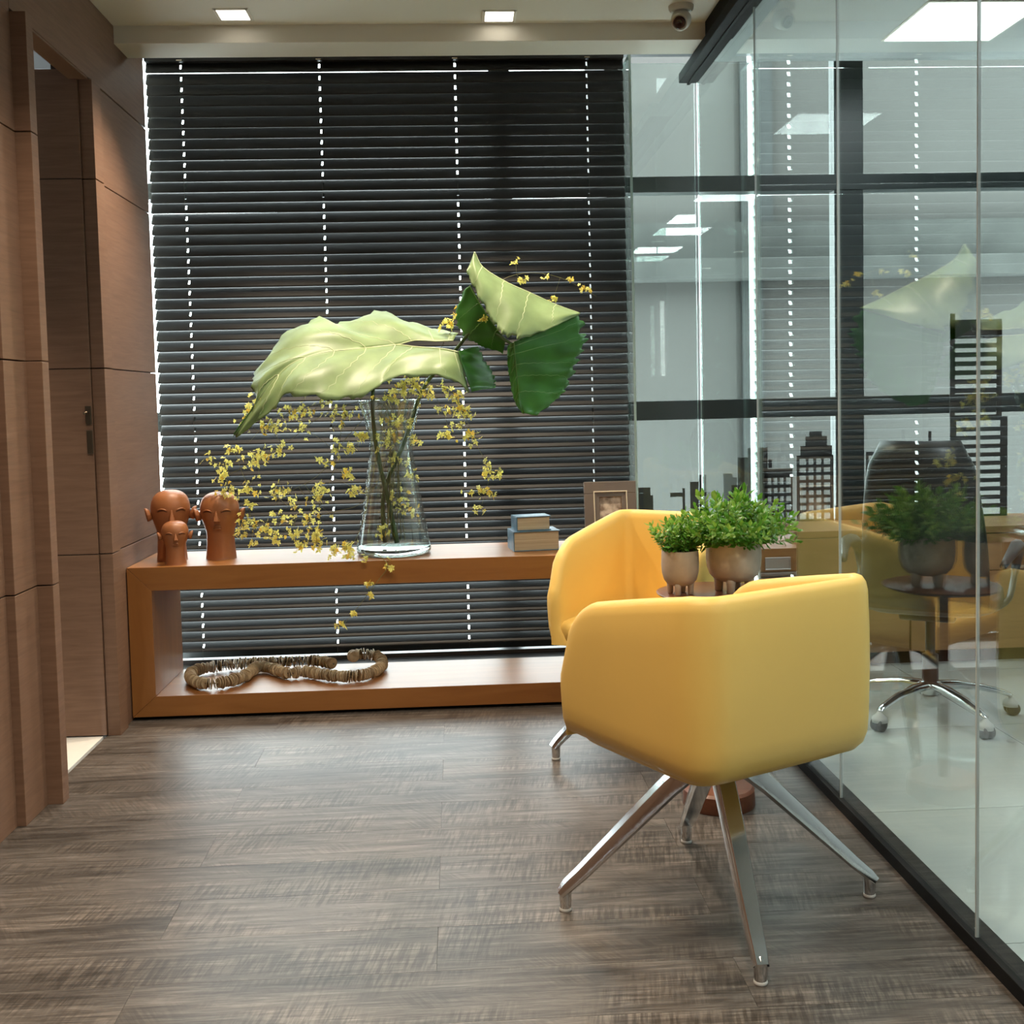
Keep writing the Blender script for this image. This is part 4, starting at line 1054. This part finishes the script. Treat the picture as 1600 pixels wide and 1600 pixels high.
building(997, 1016, 762, None, [(1016, 1021, 774, 815)])
building(1066, 1070, 763, None, [(1047, 1066, 770, 776)])
building(1078, 1092, 753, None, [(1092, 1104, 742, 815)])
building(1130, 1144, 740, None, [(1144, 1152, 746, 815)])
building(1152, 1168, 715, None, [(1168, 1200, 700, 815), (1200, 1206, 718, 731)])
building(1194, 1238, 733, (1197, 1236, 4, 747, 812, 5, 0.55, 0.6))
building(1244, 1302, 712, (1249, 1297, 4, 717, 812, 8, 0.62, 0.6), [(1250, 1300, 697, 713), (1258, 1292, 682, 698), (1264, 1284, 674, 683)])
building(1305, 1350, 790, None)
building(1353, 1430, 706, (1357, 1428, 7, 712, 800, 2, 0.5, 0.93))
building(1433, 1482, 697, (1438, 1478, 4, 703, 805, 6, 0.55, 0.6), [(1450, 1455, 674, 698)])
building(1484, 1574, 652, (1494, 1562, 1, 658, 815, 11, 1.0, 0.5), [(1484, 1492, 490, 655), (1557, 1565, 502, 655), (1484, 1565, 500, 528)] + [(1490, 1560, 537 + 14 * k, 543 + 14 * k) for k in range(9)])

# ------------------------------------------------------------------ executive chairs in the office
def exec_chair(loc, rz, label):
    t = empty('executive_chair', loc, label, 'chair', 'office chairs behind the glass', rz)
    # front is +Y
    superpad(0.255, -0.25, 0.26, 0.50, 0.41, 0.45, 4, 0.02).build('seat', M_BROWNLEATHER, t, smooth=True, world=False, weld=1e-5)
    rows = []
    for i in range(15):
        u = i / 14; z = 0.46 + 0.61 * u
        hw = 0.225 - 0.06 * u + 0.015 * math.sin(PI * u) - (0.03 * max(0, u - 0.85) / 0.15 if u > 0.85 else 0)
        yb = -0.25 - 0.10 * u ** 1.6 + 0.02 * math.sin(2 * PI * u)
        th = 0.034 + 0.012 * math.sin(PI * u)
        if i in (0, 14): th = 0.012
        ring = []
        for k in range(29):
            a = 2 * PI * k / 28; c, s = math.cos(a), math.sin(a)
            x = hw * math.copysign(abs(c) ** 0.55, c)
            ring.append((x, yb + th * math.copysign(abs(s) ** 0.8, s) + 0.05 * (x / hw) ** 2 , z))
        rows.append(ring)
    mb = MB().grid(rows); n = 28
    mb.face(list(range(n))[::-1]); mb.face([14 * 29 + k for k in range(n)])
    mb.build('backrest', M_LEATHER, t, smooth=True, world=False, weld=1e-5)
    for sg in (-1, 1):
        arm = smooth_path([(sg * 0.27, -0.27, 0.63), (sg * 0.295, -0.12, 0.665), (sg * 0.30, 0.06, 0.66), (sg * 0.295, 0.17, 0.62), (sg * 0.285, 0.16, 0.54), (sg * 0.27, 0.06, 0.46), (sg * 0.22, 0.0, 0.425)], 26)
        r = [0.012 + 0.014 * math.sin(PI * min(1, i / 17)) if i < 17 else 0.012 for i in range(26)]
        MB().tube(arm, r, 10).build('armrest', M_PLASTIC, t, smooth=True, world=False)
    MB().box(-0.10, 0.10, -0.11, 0.11, 0.385, 0.415).build('tilt_mechanism', M_PLASTIC, t, world=False, bevel=0.01)
    MB().lathe([(0.0, 0.10), (0.03, 0.10), (0.03, 0.24), (0.018, 0.245), (0.018, 0.39), (0.0, 0.39)], n=20).build('gas_column', M_PLASTIC, t, smooth=True, world=False, sharp=40)
    b = bpy.data.objects.new('star_base', None); COL.objects.link(b); b.parent = t; b.empty_display_size = .05
    MB().lathe([(0.0, 0.085), (0.042, 0.088), (0.045, 0.13), (0.03, 0.14), (0.0, 0.14)], n=20).build('hub', M_CHROME, b, smooth=True, world=False)
    rows = []
    for r, z, w, h in ((0.02, 0.122, 0.050, 0.034), (0.10, 0.122, 0.046, 0.032), (0.2, 0.108, 0.038, 0.026), (0.28, 0.086, 0.03, 0.022), (0.305, 0.076, 0.026, 0.018), (0.312, 0.074, 0.006, 0.008)):
        rows.append([(r, w / 2 * math.cos(2 * PI * k / 12), z + h / 2 * math.sin(2 * PI * k / 12)) for k in range(13)])
    am = MB().grid(rows).mesh('star_arm', M_CHROME, None, smooth=True)
    wm = MB()
    for s in (-1, 1):
        prof_ = [(0.0, -0.009), (0.020, -0.009), (0.025, -0.006), (0.025, 0.006), (0.020, 0.009), (0.0, 0.009)]
        q = MB().lathe(prof_, (0, 0, 0), 18)
        bb = len(wm.v); wm.v += [(0.31 + p[0], s * 0.014 + p[2], 0.0255 + p[1]) for p in q.v]
        for f in q.f: wm.face([bb + i for i in f])
    wme = wm.mesh('caster_wheel', M_PLASTIC, None, smooth=True)
    hood = MB().lathe([(0.0, 0.0), (0.030, 0.0), (0.027, 0.018), (0.012, 0.03), (0.007, 0.04), (0.0, 0.04)], (0.306, 0, 0.034), 14).mesh('caster_hood', M_GLIDE, None, smooth=True)
    for k in range(5):
        a = k * 2 * PI / 5 + 0.45
        for nm, me in (('star_arm', am), ('caster_wheel', wme), ('caster_hood', hood)):
            piece(nm, me, b, (0, 0, 0), rot=(0, 0, a))
    return t
exec_chair((1.79, 4.12, 0), math.radians(-30), 'dark high-backed office chair on a chrome star base behind the glass')
exec_chair((2.85, 4.02, 0), math.radians(-60), 'dark office chair further to the right in the glazed office')

# ------------------------------------------------------------------ security camera
sc = at(1062, 18, 4.40)
cx, cy = 0.925, 4.42
cctv = empty('security_camera', (cx, cy, CZ - 0.09), 'white dome security camera on the ceiling beside the black track', 'security camera')
MB().lathe([(0.0, -0.022), (0.040, -0.022), (0.048, -0.014), (0.050, 0.0), (0.0, 0.0)], (cx, cy, CZ), 32).build('mount', M_CAMWHITE, cctv, smooth=True, sharp=40)
dirv = (Vector((-0.35, -0.75, -0.55))).normalized()
ball = MB(); rows = []
zax = dirv; xa = zax.cross(Vector((0, 0, 1))).normalized(); ya = zax.cross(xa)
cc = Vector((cx, cy, CZ - 0.052)); Rb = 0.040
for i in range(13):
    ph = PI * i / 12; z = -Rb * math.cos(ph); r = Rb * math.sin(ph)
    if i > 9: z = Rb * 0.72 + 0.012 * (i - 9) / 3 * (1 if i < 12 else -0.2); r = [0.034, 0.030, 0.0][i - 10]
    rows.append([cc + zax * z + xa * (r * math.cos(2 * PI * k / 28)) + ya * (r * math.sin(2 * PI * k / 28)) for k in range(29)])
ball.grid(rows).build('camera_ball', M_CAMWHITE, cctv, smooth=True, sharp=50)
lens = MB(); rows = []
for z, r in ((0.036, 0.0), (0.0415, 0.010), (0.0435, 0.022), (0.041, 0.0245), (0.034, 0.0245)):
    rows.append([cc + zax * z + xa * (r * math.cos(2 * PI * k / 24)) + ya * (r * math.sin(2 * PI * k / 24)) for k in range(25)])
lens.grid(rows).build('lens', M_LENS, cctv, smooth=True)
